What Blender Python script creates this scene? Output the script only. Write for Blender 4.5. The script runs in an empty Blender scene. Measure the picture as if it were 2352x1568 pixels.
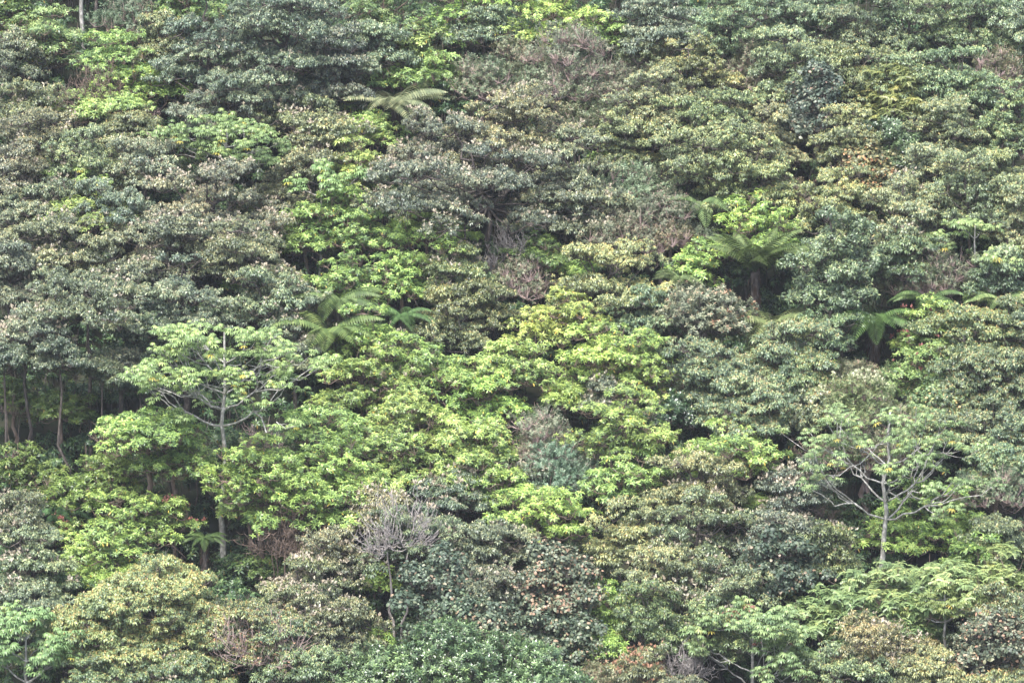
import bpy, math
import numpy as np
from mathutils import Vector

# ------------------------------------------------------------------ camera, sky, sun, exposure
scene = bpy.context.scene
LENS = 190.0
PITCH = math.radians(8.0)
CAM = np.array([0.0, 0.0, 31.0])
cam_data = bpy.data.cameras.new("camera")
cam_data.lens = LENS
cam_data.sensor_width = 36.0
cam_data.clip_start = 1.0
cam_data.clip_end = 3000.0
cam = bpy.data.objects.new("camera", cam_data)
scene.collection.objects.link(cam)
cam.location = CAM
cam.rotation_euler = (math.pi / 2 - PITCH, 0, 0)
scene.camera = cam

SUN_EL, SUN_AZ = math.radians(60), math.radians(205)      # azimuth clockwise from +Y (north)
world = bpy.data.worlds.new("World")
scene.world = world
world.use_nodes = True
wn = world.node_tree
sky = wn.nodes.new("ShaderNodeTexSky")
sky.sky_type = 'NISHITA'
sky.sun_disc = False
sky.sun_elevation = SUN_EL
sky.sun_rotation = SUN_AZ
sky.air_density = 1.0
sky.dust_density = 4.0
sky.ozone_density = 1.0
wn.links.new(sky.outputs[0], wn.nodes["Background"].inputs[0])
wn.nodes["Background"].inputs[1].default_value = 0.15

sd = bpy.data.lights.new("sun", 'SUN')
sd.energy = 2.1
sd.angle = math.radians(17)
sd.color = (1.0, 0.99, 0.975)
sun = bpy.data.objects.new("sun", sd)
scene.collection.objects.link(sun)
sdir = Vector((math.sin(SUN_AZ) * math.cos(SUN_EL), math.cos(SUN_AZ) * math.cos(SUN_EL), math.sin(SUN_EL)))
sun.rotation_euler = sdir.to_track_quat('Z', 'Y').to_euler()
sun.location = (0, 150, 120)

scene.view_settings.view_transform = 'Standard'
scene.view_settings.look = 'None'
scene.view_settings.exposure = 1.62
scene.view_settings.gamma = 1.0
scene.view_settings.use_curve_mapping = False

# ------------------------------------------------------------------ terrain and projection
SL = math.tan(math.radians(32))
def ground(x, y):
    s = (y - 220.0) * SL
    s = -30 + np.logaddexp(0, (s + 30) / 3.0) * 3.0
    s = 75 - np.logaddexp(0, (75 - s) / 4.0) * 4.0
    b = 0.5 * np.sin(x * 0.31 + 1.3) * np.sin(y * 0.23) + 0.35 * np.sin(x * 0.11 + y * 0.17) + 0.2 * np.sin(x * .9 + y * .7)
    return s + b
FW = np.array([0, math.cos(PITCH), -math.sin(PITCH)])
UP = np.array([0, math.sin(PITCH), math.cos(PITCH)])
def ray(X, Y):
    a = (X / 2352 - .5) * 36 / LENS
    b = (.5 - Y / 1568) * 24 / LENS
    d = FW + np.array([a, 0, 0]) + UP * b
    return d
def solve(X, Y, Hpx):
    """ground point under a tree whose top shows at X, Y and whose height covers Hpx pixels"""
    d = ray(X, Y)
    t = 222.0
    for _ in range(4):
        Hm = Hpx * 36 / LENS * t / 2352
        lo, hi = 120.0, 420.0
        for _ in range(40):
            m = (lo + hi) / 2
            p = CAM + d * m
            if p[2] - Hm - ground(p[0], p[1]) > 0: lo = m
            else: hi = m
        t = lo
    p = CAM + d * t
    return p[0], p[1], Hm, 36 / LENS * t / 2352

# ------------------------------------------------------------------ materials
def ramp(nt, stops):
    r = nt.nodes.new("ShaderNodeValToRGB")
    e = r.color_ramp.elements
    while len(e) > 1: e.remove(e[-1])
    for i, (p, c) in enumerate(stops):
        el = e[0] if i == 0 else e.new(p)
        el.position = p
        el.color = (*c, 1)
    return r
def leaf_mat(name, stops, rough=.45, spec=.5, trans=.22):
    m = bpy.data.materials.new(name); m.use_nodes = True
    nt = m.node_tree
    bs = nt.nodes["Principled BSDF"]
    at = nt.nodes.new("ShaderNodeAttribute"); at.attribute_name = "tint"
    r = ramp(nt, stops)
    nt.links.new(at.outputs["Fac"], r.inputs[0])
    oi = nt.nodes.new("ShaderNodeObjectInfo")
    mx = nt.nodes.new("ShaderNodeMix"); mx.data_type = 'RGBA'; mx.blend_type = 'MULTIPLY'; mx.inputs[0].default_value = 1
    nt.links.new(r.outputs[0], mx.inputs[6]); nt.links.new(oi.outputs["Color"], mx.inputs[7])
    nt.links.new(mx.outputs[2], bs.inputs["Base Color"])
    bs.inputs["Roughness"].default_value = rough
    bs.inputs["Specular IOR Level"].default_value = spec
    tr = nt.nodes.new("ShaderNodeBsdfTranslucent")
    nt.links.new(mx.outputs[2], tr.inputs[0])
    ms = nt.nodes.new("ShaderNodeMixShader"); ms.inputs[0].default_value = trans
    nt.links.new(bs.outputs[0], ms.inputs[1]); nt.links.new(tr.outputs[0], ms.inputs[2])
    nt.links.new(ms.outputs[0], nt.nodes["Material Output"].inputs[0])
    return m
def bark_mat(name, c1, c2, scale=9.0):
    m = bpy.data.materials.new(name); m.use_nodes = True
    nt = m.node_tree
    bs = nt.nodes["Principled BSDF"]
    tc = nt.nodes.new("ShaderNodeTexCoord")
    mp = nt.nodes.new("ShaderNodeMapping"); mp.inputs["Scale"].default_value = (1, 1, .5)
    no = nt.nodes.new("ShaderNodeTexNoise"); no.inputs["Scale"].default_value = scale; no.inputs["Detail"].default_value = 5
    nt.links.new(tc.outputs["Object"], mp.inputs[0]); nt.links.new(mp.outputs[0], no.inputs[0])
    r = ramp(nt, [(0, c1), (.48, c1), (.62, c2), (1, c2)])
    nt.links.new(no.outputs["Fac"], r.inputs[0]); nt.links.new(r.outputs[0], bs.inputs["Base Color"])
    bs.inputs["Roughness"].default_value = .85
    return m

M = {}
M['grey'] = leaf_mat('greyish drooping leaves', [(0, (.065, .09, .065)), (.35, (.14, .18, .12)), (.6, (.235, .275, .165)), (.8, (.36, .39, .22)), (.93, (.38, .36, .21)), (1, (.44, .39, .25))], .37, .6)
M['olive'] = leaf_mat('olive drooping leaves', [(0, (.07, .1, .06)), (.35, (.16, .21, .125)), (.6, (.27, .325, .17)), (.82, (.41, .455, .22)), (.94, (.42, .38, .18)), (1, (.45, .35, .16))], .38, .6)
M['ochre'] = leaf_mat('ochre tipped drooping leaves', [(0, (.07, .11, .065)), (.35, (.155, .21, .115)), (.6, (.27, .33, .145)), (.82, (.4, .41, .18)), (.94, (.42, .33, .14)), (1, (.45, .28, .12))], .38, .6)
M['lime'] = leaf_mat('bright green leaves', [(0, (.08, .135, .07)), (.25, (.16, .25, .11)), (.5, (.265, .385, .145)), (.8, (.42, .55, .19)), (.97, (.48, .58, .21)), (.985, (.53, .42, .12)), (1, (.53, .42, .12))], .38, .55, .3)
M['palm'] = leaf_mat('lobed umbrella leaves', [(0, (.09, .145, .07)), (.4, (.19, .27, .12)), (.8, (.31, .39, .16)), (.96, (.4, .43, .17)), (1, (.48, .4, .1))], .4, .5)
M['fern'] = leaf_mat('fern leaflets', [(0, (.06, .1, .04)), (.5, (.15, .21, .08)), (1, (.3, .35, .16))], .55, .4)
M['fine'] = leaf_mat('small grey leaves', [(0, (.08, .12, .07)), (.5, (.17, .22, .13)), (.8, (.26, .27, .18)), (1, (.3, .2, .17))], .5, .45)
M['gloss'] = leaf_mat('small glossy leaves', [(0, (.035, .065, .03)), (.5, (.08, .13, .055)), (.85, (.17, .25, .1)), (1, (.3, .4, .16))], .3, .8, .15)
M['broad'] = leaf_mat('broad round leaves', [(0, (.05, .075, .05)), (.5, (.11, .145, .095)), (.8, (.2, .22, .14)), (.9, (.25, .18, .12)), (1, (.3, .2, .14))], .45, .5, .15)
M['cream'] = leaf_mat('cream flower heads', [(0, (.32, .27, .2)), (1, (.52, .48, .38))], .7, .2)
M['white'] = leaf_mat('pale flower heads', [(0, (.45, .48, .3)), (1, (.66, .66, .46))], .7, .2)
M['red'] = leaf_mat('red flower heads', [(0, (.2, .08, .07)), (1, (.34, .15, .12))], .6, .3)
M['deadleaf'] = leaf_mat('dry brown leaves', [(0, (.22, .12, .07)), (1, (.42, .26, .17))], .7, .2)
M['skirt'] = leaf_mat('dead fern fronds', [(0, (.02, .015, .01)), (1, (.06, .04, .03))], .9, .1)
M['bark'] = bark_mat('dark bark', (.05, .04, .035), (.12, .1, .085))
M['pale'] = bark_mat('pale smooth bark', (.2, .195, .175), (.42, .41, .38))
M['twig'] = bark_mat('brown twigs', (.12, .085, .065), (.2, .15, .12))
M['pink'] = bark_mat('pinkish twigs', (.26, .19, .17), (.36, .28, .26))
M['silver'] = bark_mat('bleached dead wood', (.2, .18, .17), (.36, .33, .31))

# ------------------------------------------------------------------ mesh helpers
def mesh_obj(name, V, F, mats, parent=None, tint=None, matidx=None, smooth=False, color=None):
    me = bpy.data.meshes.new(name)
    V = np.ascontiguousarray(V, dtype=np.float32).reshape(-1, 3)
    F = np.ascontiguousarray(F, dtype=np.int32).reshape(-1, 3)
    me.vertices.add(len(V)); me.vertices.foreach_set("co", V.ravel())
    me.loops.add(F.size); me.loops.foreach_set("vertex_index", F.ravel())
    me.polygons.add(len(F))
    me.polygons.foreach_set("loop_start", np.arange(0, F.size, 3, dtype=np.int32))
    me.polygons.foreach_set("loop_total", np.full(len(F), 3, dtype=np.int32))
    if smooth: me.polygons.foreach_set("use_smooth", np.ones(len(F), dtype=bool))
    for m in mats: me.materials.append(m)
    me.update(calc_edges=True)
    if tint is not None:
        a = me.attributes.new("tint", 'FLOAT', 'POINT')
        a.data.foreach_set("value", np.ascontiguousarray(tint, dtype=np.float32))
    o = bpy.data.objects.new(name, me)
    scene.collection.objects.link(o)
    if parent: o.parent = parent
    if color is not None: o.color = (*color, 1)
    return o
def empty(name, loc, label, cat, group=None):
    o = bpy.data.objects.new(name, None)
    o.empty_display_size = .5
    scene.collection.objects.link(o)
    o.location = [float(v) for v in loc]
    o['label'] = label; o['category'] = cat
    if group: o['group'] = group
    return o
LF = np.array([[0, 2, 1], [1, 2, 4], [1, 4, 3], [3, 4, 5]])
def leaf(az, L, W, pitch, droop, t, r0=.02, z0=0., roll=0., base=None, sh=(.34, .76)):
    """one leaf: six points along an arching midrib"""
    tt = np.array([0, sh[0], sh[1], 1.0])
    ang = pitch - droop * (tt[:-1] + np.diff(tt) / 2)
    xs = np.concatenate([[0], np.cumsum(np.cos(ang) * np.diff(tt) * L)]) + r0
    zs = np.concatenate([[0], np.cumsum(np.sin(ang) * np.diff(tt) * L)]) + z0
    w = W / 2
    P = np.array([[xs[0], 0, zs[0]], [xs[1], w, zs[1] - roll * w], [xs[1], -w, zs[1] + roll * w], [xs[2], w * .72, zs[2] - roll * w], [xs[2], -w * .72, zs[2] + roll * w], [xs[3], 0, zs[3]]])
    c, s = math.cos(az), math.sin(az)
    P = P @ np.array([[c, s, 0], [-s, c, 0], [0, 0, 1]])
    if base is not None: P = P + base
    return P, np.full(6, t)
def pack(leaves):
    V = np.concatenate([l[0] for l in leaves]); T = np.concatenate([l[1] for l in leaves])
    n = len(leaves)
    F = (LF[None] + np.arange(n)[:, None, None] * 6).reshape(-1, 3)
    return V, F, T
def tmpl(kind, rng):
    """one sprig of each species: vertices, faces, tints"""
    L = []
    U = rng.uniform
    if kind == 'droop':
        n = 10
        for i in range(n):
            k = i / n
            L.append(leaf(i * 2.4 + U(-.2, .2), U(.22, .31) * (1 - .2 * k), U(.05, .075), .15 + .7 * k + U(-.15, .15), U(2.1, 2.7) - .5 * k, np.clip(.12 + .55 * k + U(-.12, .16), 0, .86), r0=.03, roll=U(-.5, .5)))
        L.append(leaf(U(0, 6), .15, .045, 1.1, .5, .93)); L.append(leaf(U(0, 6), .12, .04, 1.2, .4, .97))
    elif kind == 'arch':
        n = 11
        for i in range(n):
            k = i / n
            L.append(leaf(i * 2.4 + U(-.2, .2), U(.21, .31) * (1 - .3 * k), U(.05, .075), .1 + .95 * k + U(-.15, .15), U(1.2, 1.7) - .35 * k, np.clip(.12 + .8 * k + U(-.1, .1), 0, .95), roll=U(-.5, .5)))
        if U() < .3: L[0] = (L[0][0], np.full(6, 1.0))
    elif kind == 'palm':
        for i in range(7):
            az = i * 2.4 + U(-.3, .3); pl = U(.22, .42); k = i / 7
            pt = .15 + .9 * k
            base = np.array([math.cos(az) * math.cos(pt) * pl, math.sin(az) * math.cos(pt) * pl, math.sin(pt) * pl])
            t = np.clip(.25 + .5 * k + U(-.2, .2), 0, .9)
            sc = U(.75, 1.1)
            for j in range(9):
                a2 = az + (j - 4) * .66
                lj = .26 * sc * (1.0 - .07 * abs(j - 4))
                L.append(leaf(a2, lj, .06, U(-.1, .1) + .15 - .25 * k, U(1.1, 1.7), np.clip(t + U(-.06, .06), 0, .95), r0=.01, base=base))
            L.append(leaf(az, pl, .012, pt, .0, .6, r0=0))
        if U() < .25:
            for q in range(9): L[q] = (L[q][0], np.full(6, 1.0))
    elif kind == 'fine':
        for i in range(14):
            k = i / 14
            b = np.array([U(-.03, .03), U(-.03, .03), k * .2])
            L.append(leaf(i * 2.4, U(.06, .1), U(.028, .04), U(.2, 1.0), .5, U(0, .85), base=b, r0=0))
    elif kind == 'gloss':
        for i in range(13):
            k = i / 13
            b = np.array([U(-.02, .02), U(-.02, .02), k * .14])
            L.append(leaf(i * 2.4, U(.12, .18), U(.04, .055), .15 + .8 * k + U(-.2, .2), .8, np.clip(.1 + .6 * k + U(-.15, .25), 0, 1), base=b, r0=0, roll=U(-.4, .4)))
    elif kind == 'broad':
        for i in range(9):
            k = i / 9
            b = np.array([U(-.1, .1), U(-.1, .1), k * .12])
            L.append(leaf(i * 2.4, U(.12, .17), U(.075, .11), U(-.2, .5), 1.3, np.clip(U(0, .8) if U() < .8 else U(.8, 1), 0, 1), base=b, r0=.03, roll=U(-.6, .6)))
    elif kind == 'pinnate':
        for i in range(7):
            az = i * 2.4; k = i / 7
            n = 6; Lr = U(.36, .48); p0 = .2 + .7 * k; dr = 1.2
            x = z = 0.
            for j in range(n):
                a = p0 - dr * j / n
                x += math.cos(a) * Lr / n; z += math.sin(a) * Lr / n
                for s in (-1, 1):
                    b = np.array([x * math.cos(az), x * math.sin(az), z])
                    L.append(leaf(az + s * 1.15, .15 * (1 - .35 * j / n), .06, a * .4 - .1, .7, np.clip(.2 + .6 * k + U(-.1, .2), 0, .96), base=b, r0=0))
    elif kind == 'flower':
        for i in range(5):
            b = np.array([U(-.05, .05), U(-.05, .05), U(.02, .08)])
            L.append(leaf(i * 2.4, U(.09, .15), .07, U(.6, 1.4), .3, U(0, 1), base=b, r0=0))
    elif kind == 'fleck':
        for i in range(3):
            b = np.array([U(-.08, .08), U(-.08, .08), U(-.03, .08)])
            L.append(leaf(i * 2.4, U(.04, .06), .045, U(0, 1.2), .5, U(0, 1), base=b, r0=0))
    return pack(L)
_r = np.random.default_rng(5)
TM = {k: [tmpl(k, _r) for _ in range(7)] for k in ('droop', 'arch', 'palm', 'fine', 'gloss', 'broad', 'pinnate', 'flower', 'fleck')}

def place(kind, P, N, S, rng, tjit=.08, tofs=0., tilt=.5):
    """set sprigs at points P leaning towards N (tilt 0..1), sizes S"""
    n = len(P)
    if n == 0: return np.zeros((0, 3)), np.zeros((0, 3), int), np.zeros(0)
    Z = N * tilt + np.array([0, 0, 1]) * (1 - tilt) + rng.normal(0, .16, (n, 3))
    Z /= np.linalg.norm(Z, axis=1)[:, None] + 1e-9
    a = rng.uniform(0, 6.28, n)
    A = np.stack([np.cos(a), np.sin(a), np.zeros(n)], 1)
    X = np.cross(A, Z); X /= np.linalg.norm(X, axis=1)[:, None] + 1e-9
    Y = np.cross(Z, X)
    R = np.stack([X, Y, Z], 2) * np.asarray(S).reshape(-1, 1, 1)
    tm = TM[kind]; idx = rng.integers(0, len(tm), n)
    Vs, Fs, Ts = [], [], []; off = 0
    for k, (v, f, t) in enumerate(tm):
        q = np.where(idx == k)[0]
        if len(q) == 0: continue
        vv = np.einsum('nij,mj->nmi', R[q], v) + P[q][:, None]
        ff = f[None] + (np.arange(len(q)) * len(v))[:, None, None] + off
        jt = rng.normal(0, tjit, len(q))[:, None]
        to = np.broadcast_to(tofs, (n,))[q][:, None]
        tt = np.where(t[None] > .97, t[None], np.clip(t[None] + jt + to, 0, .96))
        off += len(q) * len(v)
        Vs.append(vv.reshape(-1, 3)); Fs.append(ff.reshape(-1, 3)); Ts.append(tt.ravel())
    return np.concatenate(Vs), np.concatenate(Fs), np.concatenate(Ts)
def tubes(P, R, sides=5):
    """P (n,k,3) paths, R (n,k) radii -> tapered tubes"""
    P = np.asarray(P, float); R = np.asarray(R, float)
    n, k, _ = P.shape
    D = np.gradient(P, axis=1); D /= np.linalg.norm(D, axis=2)[..., None] + 1e-9
    ref = np.where(np.abs(D[..., 2:3]) > .8, np.array([1., 0, 0]), np.array([0, 0, 1.]))
    ref = np.broadcast_to(ref[:, :1], D.shape)
    A = np.cross(D, ref); A /= np.linalg.norm(A, axis=2)[..., None] + 1e-9
    B = np.cross(D, A)
    th = np.arange(sides) / sides * 2 * math.pi
    V = P[:, :, None] + R[:, :, None, None] * (A[:, :, None] * np.cos(th)[None, None, :, None] + B[:, :, None] * np.sin(th)[None, None, :, None])
    V = V.reshape(-1, 3)
    F = []
    for i in range(k - 1):
        for j in range(sides):
            a = i * sides + j; b = i * sides + (j + 1) % sides; c = a + sides; d = b + sides
            F += [[a, b, d], [a, d, c]]
    F += [[(k - 1) * sides, (k - 1) * sides + j, (k - 1) * sides + j + 1] for j in range(1, sides - 1)]
    F = (np.array(F)[None] + (np.arange(n) * k * sides)[:, None, None]).reshape(-1, 3)
    return V, F
def curve(A, B, k, rng, lift=.25, wob=.06):
    """k-point curved paths from A to B (n,3): leave outward, then rise"""
    A = np.asarray(A, float); B = np.asarray(B, float); n = len(A)
    t = np.linspace(0, 1, k)[None, :, None]
    d = np.linalg.norm(B - A, axis=1)[:, None, None]
    P = A[:, None] * (1 - t) + B[:, None] * t
    P[..., 2:3] -= lift * d * np.sin(np.pi * t) * .5
    w = rng.normal(0, 1, (n, k, 3)) * wob * d * np.sin(np.pi * t)
    return P + w
def join(parts):
    V, F, T = [], [], []; o = 0
    for p in parts:
        V.append(p[0]); F.append(p[1] + o); o += len(p[0])
        if len(p) > 2: T.append(p[2])
    return np.concatenate(V), np.concatenate(F), (np.concatenate(T) if T else None)
def spread(rng, n, fn, tries=12):
    """n points from fn(m) kept apart from one another"""
    pts = [fn(1)[0]]
    for _ in range(n - 1):
        c = fn(tries)
        d = np.linalg.norm(c[:, None] - np.array(pts)[None], axis=2).min(1)
        pts.append(c[d.argmax()])
    return np.array(pts)

# ------------------------------------------------------------------ tree builders
SPEC = {  # sprig, leaf material, bark, clump radius, sprigs per clump, size, tilt, plate size, coverage
    'grey':  dict(tofs=-.05, s='droop', m='grey', b='bark', rc=.42, nr=20, sz=.76, tilt=.2, cov=.88, flat=.55),
    'olive': dict(s='droop', m='olive', b='bark', rc=.42, nr=20, sz=.76, tilt=.2, cov=.92, flat=.6),
    'ochre': dict(s='droop', m='ochre', b='bark', rc=.38, nr=20, sz=.76, tilt=.25, cov=1.25, flat=.6),
    'lime':  dict(tofs=.04, s='arch', m='lime', b='twig', rc=.42, nr=14, sz=.8, tilt=.35, cov=1.0, flat=.5),
    'fine':  dict(s='fine', m='fine', b='pink', rc=.42, nr=24, sz=1.15, tilt=.7, cov=1.0, flat=.9),
    'gloss': dict(s='gloss', m='gloss', b='bark', rc=.42, nr=20, sz=1.0, tilt=.6, cov=1.2, flat=.6),
    'broad': dict(s='broad', m='broad', b='bark', rc=.40, nr=17, sz=1.0, tilt=.6, cov=1.15, flat=.8),
    'feather': dict(s='pinnate', m='palm', b='twig', rc=.34, nr=6, sz=.8, tilt=.3, cov=1.2, flat=.9, pl=.55),
}
def leafy(root, kind, rx, h, H, rng, col, o):
    sp = dict(SPEC[kind]); sp.update(o.get('sp', {}))
    h = min(h * (1.12 if kind in ('grey', 'olive', 'ochre', 'lime') else 1), H * .9)
    rc = sp['rc'] * min(1, .55 + rx * .25); ry = rx * o.get('deep', .85); z0 = H - h
    pr = o.get('plate', sp.get('pl') or min(1.0, max(.5, rx * .36)))
    ex = o.get('ex', 1.0)
    def cand(m):
        v = rng.normal(0, 1, (m, 3)); v[:, 2] = np.abs(v[:, 2]); v /= np.linalg.norm(v, axis=1)[:, None]
        r = rng.uniform(.25, 1, m) ** .45
        return v * (r * rng.uniform(.82, 1.14, m))[:, None]
    nplate = max(4, int(3.0 * (rx / pr) ** 1.5 * (h / (1.6 * pr)) ** .5 * sp['cov'] + 2))
    c = spread(rng, nplate, cand)
    kx = max(.15, 1 - pr * .7 / rx)
    az = np.arctan2(c[:, 1], c[:, 0]); ph = rng.uniform(0, 6.28, 3)
    lob = 1 + .2 * np.sin(2 * az + ph[0]) + .13 * np.sin(3 * az + ph[1]) + .1 * np.sin(5 * az + ph[2])
    c = c * np.stack([lob, lob, .5 + .5 * lob], 1)
    C = c * np.array([rx * kx, ry * kx, max(.2, h - .45)]) + np.array([0, 0, z0 + .1])
    C[:, :2] += rng.normal(0, rx * .05, (nplate, 2))
    clumps, owner = [], []
    for i, q in enumerate(C):
        a = pr * rng.uniform(.75, 1.25); b = a * rng.uniform(.6, .9); ang = rng.uniform(0, 3.14)
        n = max(3, int(a * b * 3.14 / (rc * rc * 2.1) * sp['cov']))
        def cc(m):
            r = np.sqrt(rng.uniform(0, 1, m)); th = rng.uniform(0, 6.28, m)
            x, y = r * np.cos(th) * a, r * np.sin(th) * b
            out = np.stack([x * math.cos(ang) - y * math.sin(ang), x * math.sin(ang) + y * math.cos(ang), .22 * a * (1 - r * r) + rng.normal(0, .07, m)], 1)
            out[:, 2] -= .18 * (out[:, 0] * c[i, 0] + out[:, 1] * c[i, 1])
            return out
        k = spread(rng, n, cc, 8) + q
        clumps.append(k); owner += [i] * n
    K = np.concatenate(clumps); owner = np.array(owner); n = len(K)
    nr = sp['nr']
    v = rng.normal(0, 1, (n * nr, 3)); v[:, 2] = np.abs(v[:, 2]) - .25
    v /= np.linalg.norm(v, axis=1)[:, None]
    rad = rc * rng.uniform(.6, 1.1, n * nr)
    S = v * rad[:, None] * np.array([1, 1, sp['flat'] + .15])
    csz = np.repeat(rng.uniform(.75, 1.2, n), nr)[:, None]
    P = np.repeat(K, nr, 0) + S * csz
    if sp.get('stand', 0): P[:, 2] += rng.exponential(sp['stand'], len(P))
    # young flushes and older, duller patches run through each crown
    pn = np.sin(P[:, 0] * 1.1 + ph[0]) * np.sin(P[:, 1] * 1.3 + ph[1]) + .6 * np.sin(P[:, 2] * 2.3 + P[:, 0] * .9 + ph[2])
    tv = o.get('tofs', 0) + sp.get('tofs', 0) + .1 * pn + np.repeat(rng.normal(0, .09, n), nr)
    sv = np.repeat(rng.uniform(.75, 1.2, n), nr) * rng.uniform(.75, 1.2, len(P))
    keep = rng.random(len(P)) < np.repeat(rng.choice([1, 1, .85, .55], n), nr)
    V, F, T = place(sp['s'], P[keep], v[keep], sp['sz'] * sv[keep], rng, tofs=tv[keep], tilt=sp['tilt'])
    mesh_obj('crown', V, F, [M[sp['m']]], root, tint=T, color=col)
    # blossom on the upper sprigs
    if o.get('fl'):
        fm, dens = o['fl']
        patch = np.sin(P[:, 0] * 1.7 + o['seed']) + np.sin(P[:, 1] * 1.3) + np.sin(P[:, 2] * 2.1 + 1)
        q = np.where((v[:, 2] > .35) & (patch > -.3) & (rng.uniform(0, 1, len(P)) < dens))[0]
        if len(q):
            V, F, T = place('flower', P[q] + np.array([0, 0, .07]), v[q], rng.uniform(.8, 1.3, len(q)), rng, .2)
            mesh_obj('blossom', V, F, [M[fm]], root, tint=T, color=(1, 1, 1))
    # trunk and boughs
    tr = o.get('tr', .035 * H ** .8 * .55 + .03)
    fork = np.array([0, 0, max(.3, z0 + h * .12)])
    off = o.get('off', 0.)
    base = np.array([off, 0, -.4])
    nst = o.get('stems', 1)
    parts = []
    tips = []
    for s in range(nst):
        a = s * 2.4
        f = fork + (np.array([math.cos(a), math.sin(a), 0]) * rx * .3 if nst > 1 else 0)
        b = base + (np.array([math.cos(a), math.sin(a), 0]) * o.get('spread', min(.35, rx * .15)) * rng.uniform(.3, 1) if nst > 1 else 0)
        p = curve([b], [f], 7, rng, 0, .02)
        parts.append(tubes(p, np.linspace(tr * 1.25, tr * .75, 7)[None] / nst ** .4, 7)); tips.append(f)
    top = fork + np.array([rng.normal(0, rx * .08), rng.normal(0, rx * .08), h * .6])
    p = curve([tips[0]], [top], 6, rng, 0, .04)
    parts.append(tubes(p, np.linspace(tr * .75, tr * .2, 6)[None], 6))
    mesh_obj('trunk', *join(parts)[:2], [M[o.get('bark', sp['b'])]], root, smooth=True)
    tips = np.array(tips)
    # limb to every plate, starting along the leader
    tt = np.clip((C[:, 2] - fork[2]) / (top[2] - fork[2] + .01) - .35, 0, .8) * rng.uniform(.5, 1, nplate)
    st = tips[np.arange(nplate) % nst] * (1 - tt[:, None]) + top[None] * tt[:, None]
    parts = []
    Cb = C - np.array([0, 0, .15])
    lr = np.linspace(tr * .55, tr * .22, 6)[None] * rng.uniform(.7, 1.1, (nplate, 1))
    parts.append(tubes(curve(st, Cb, 6, rng, .3, .05), lr, 5))
    kb = K - np.array([0, 0, rc * .5])
    parts.append(tubes(curve(Cb[owner], kb, 4, rng, .25, .06), np.linspace(tr * .2 + .008, .012, 4)[None].repeat(n, 0), 4))
    nt = min(nr, sp.get('tw', 6))
    sel = (np.arange(n)[:, None] * nr + np.arange(nt)[None]).ravel()
    A = np.repeat(kb, nt, 0)
    parts.append(tubes(np.stack([A, P[sel]], 1), np.tile([.011, .006], (len(sel), 1)) * sp.get('twr', 1), 3))
    ne = n // 2
    w = rng.integers(0, n, ne)
    dv = rng.normal(0, 1, (ne, 3)) + (K[w] - np.array([0, 0, z0])) * .5 + np.array([0, 0, .6])
    dv /= np.linalg.norm(dv, axis=1)[:, None]
    parts.append(tubes(curve(kb[w], kb[w] + dv * rng.uniform(.5, 1.0, (ne, 1)), 4, rng, .2, .08), np.tile([.014, .011, .009, .005], (ne, 1)), 3))
    mesh_obj('branches', *join(parts)[:2], [M[o.get('bark2', sp['b'])]], root)

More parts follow.
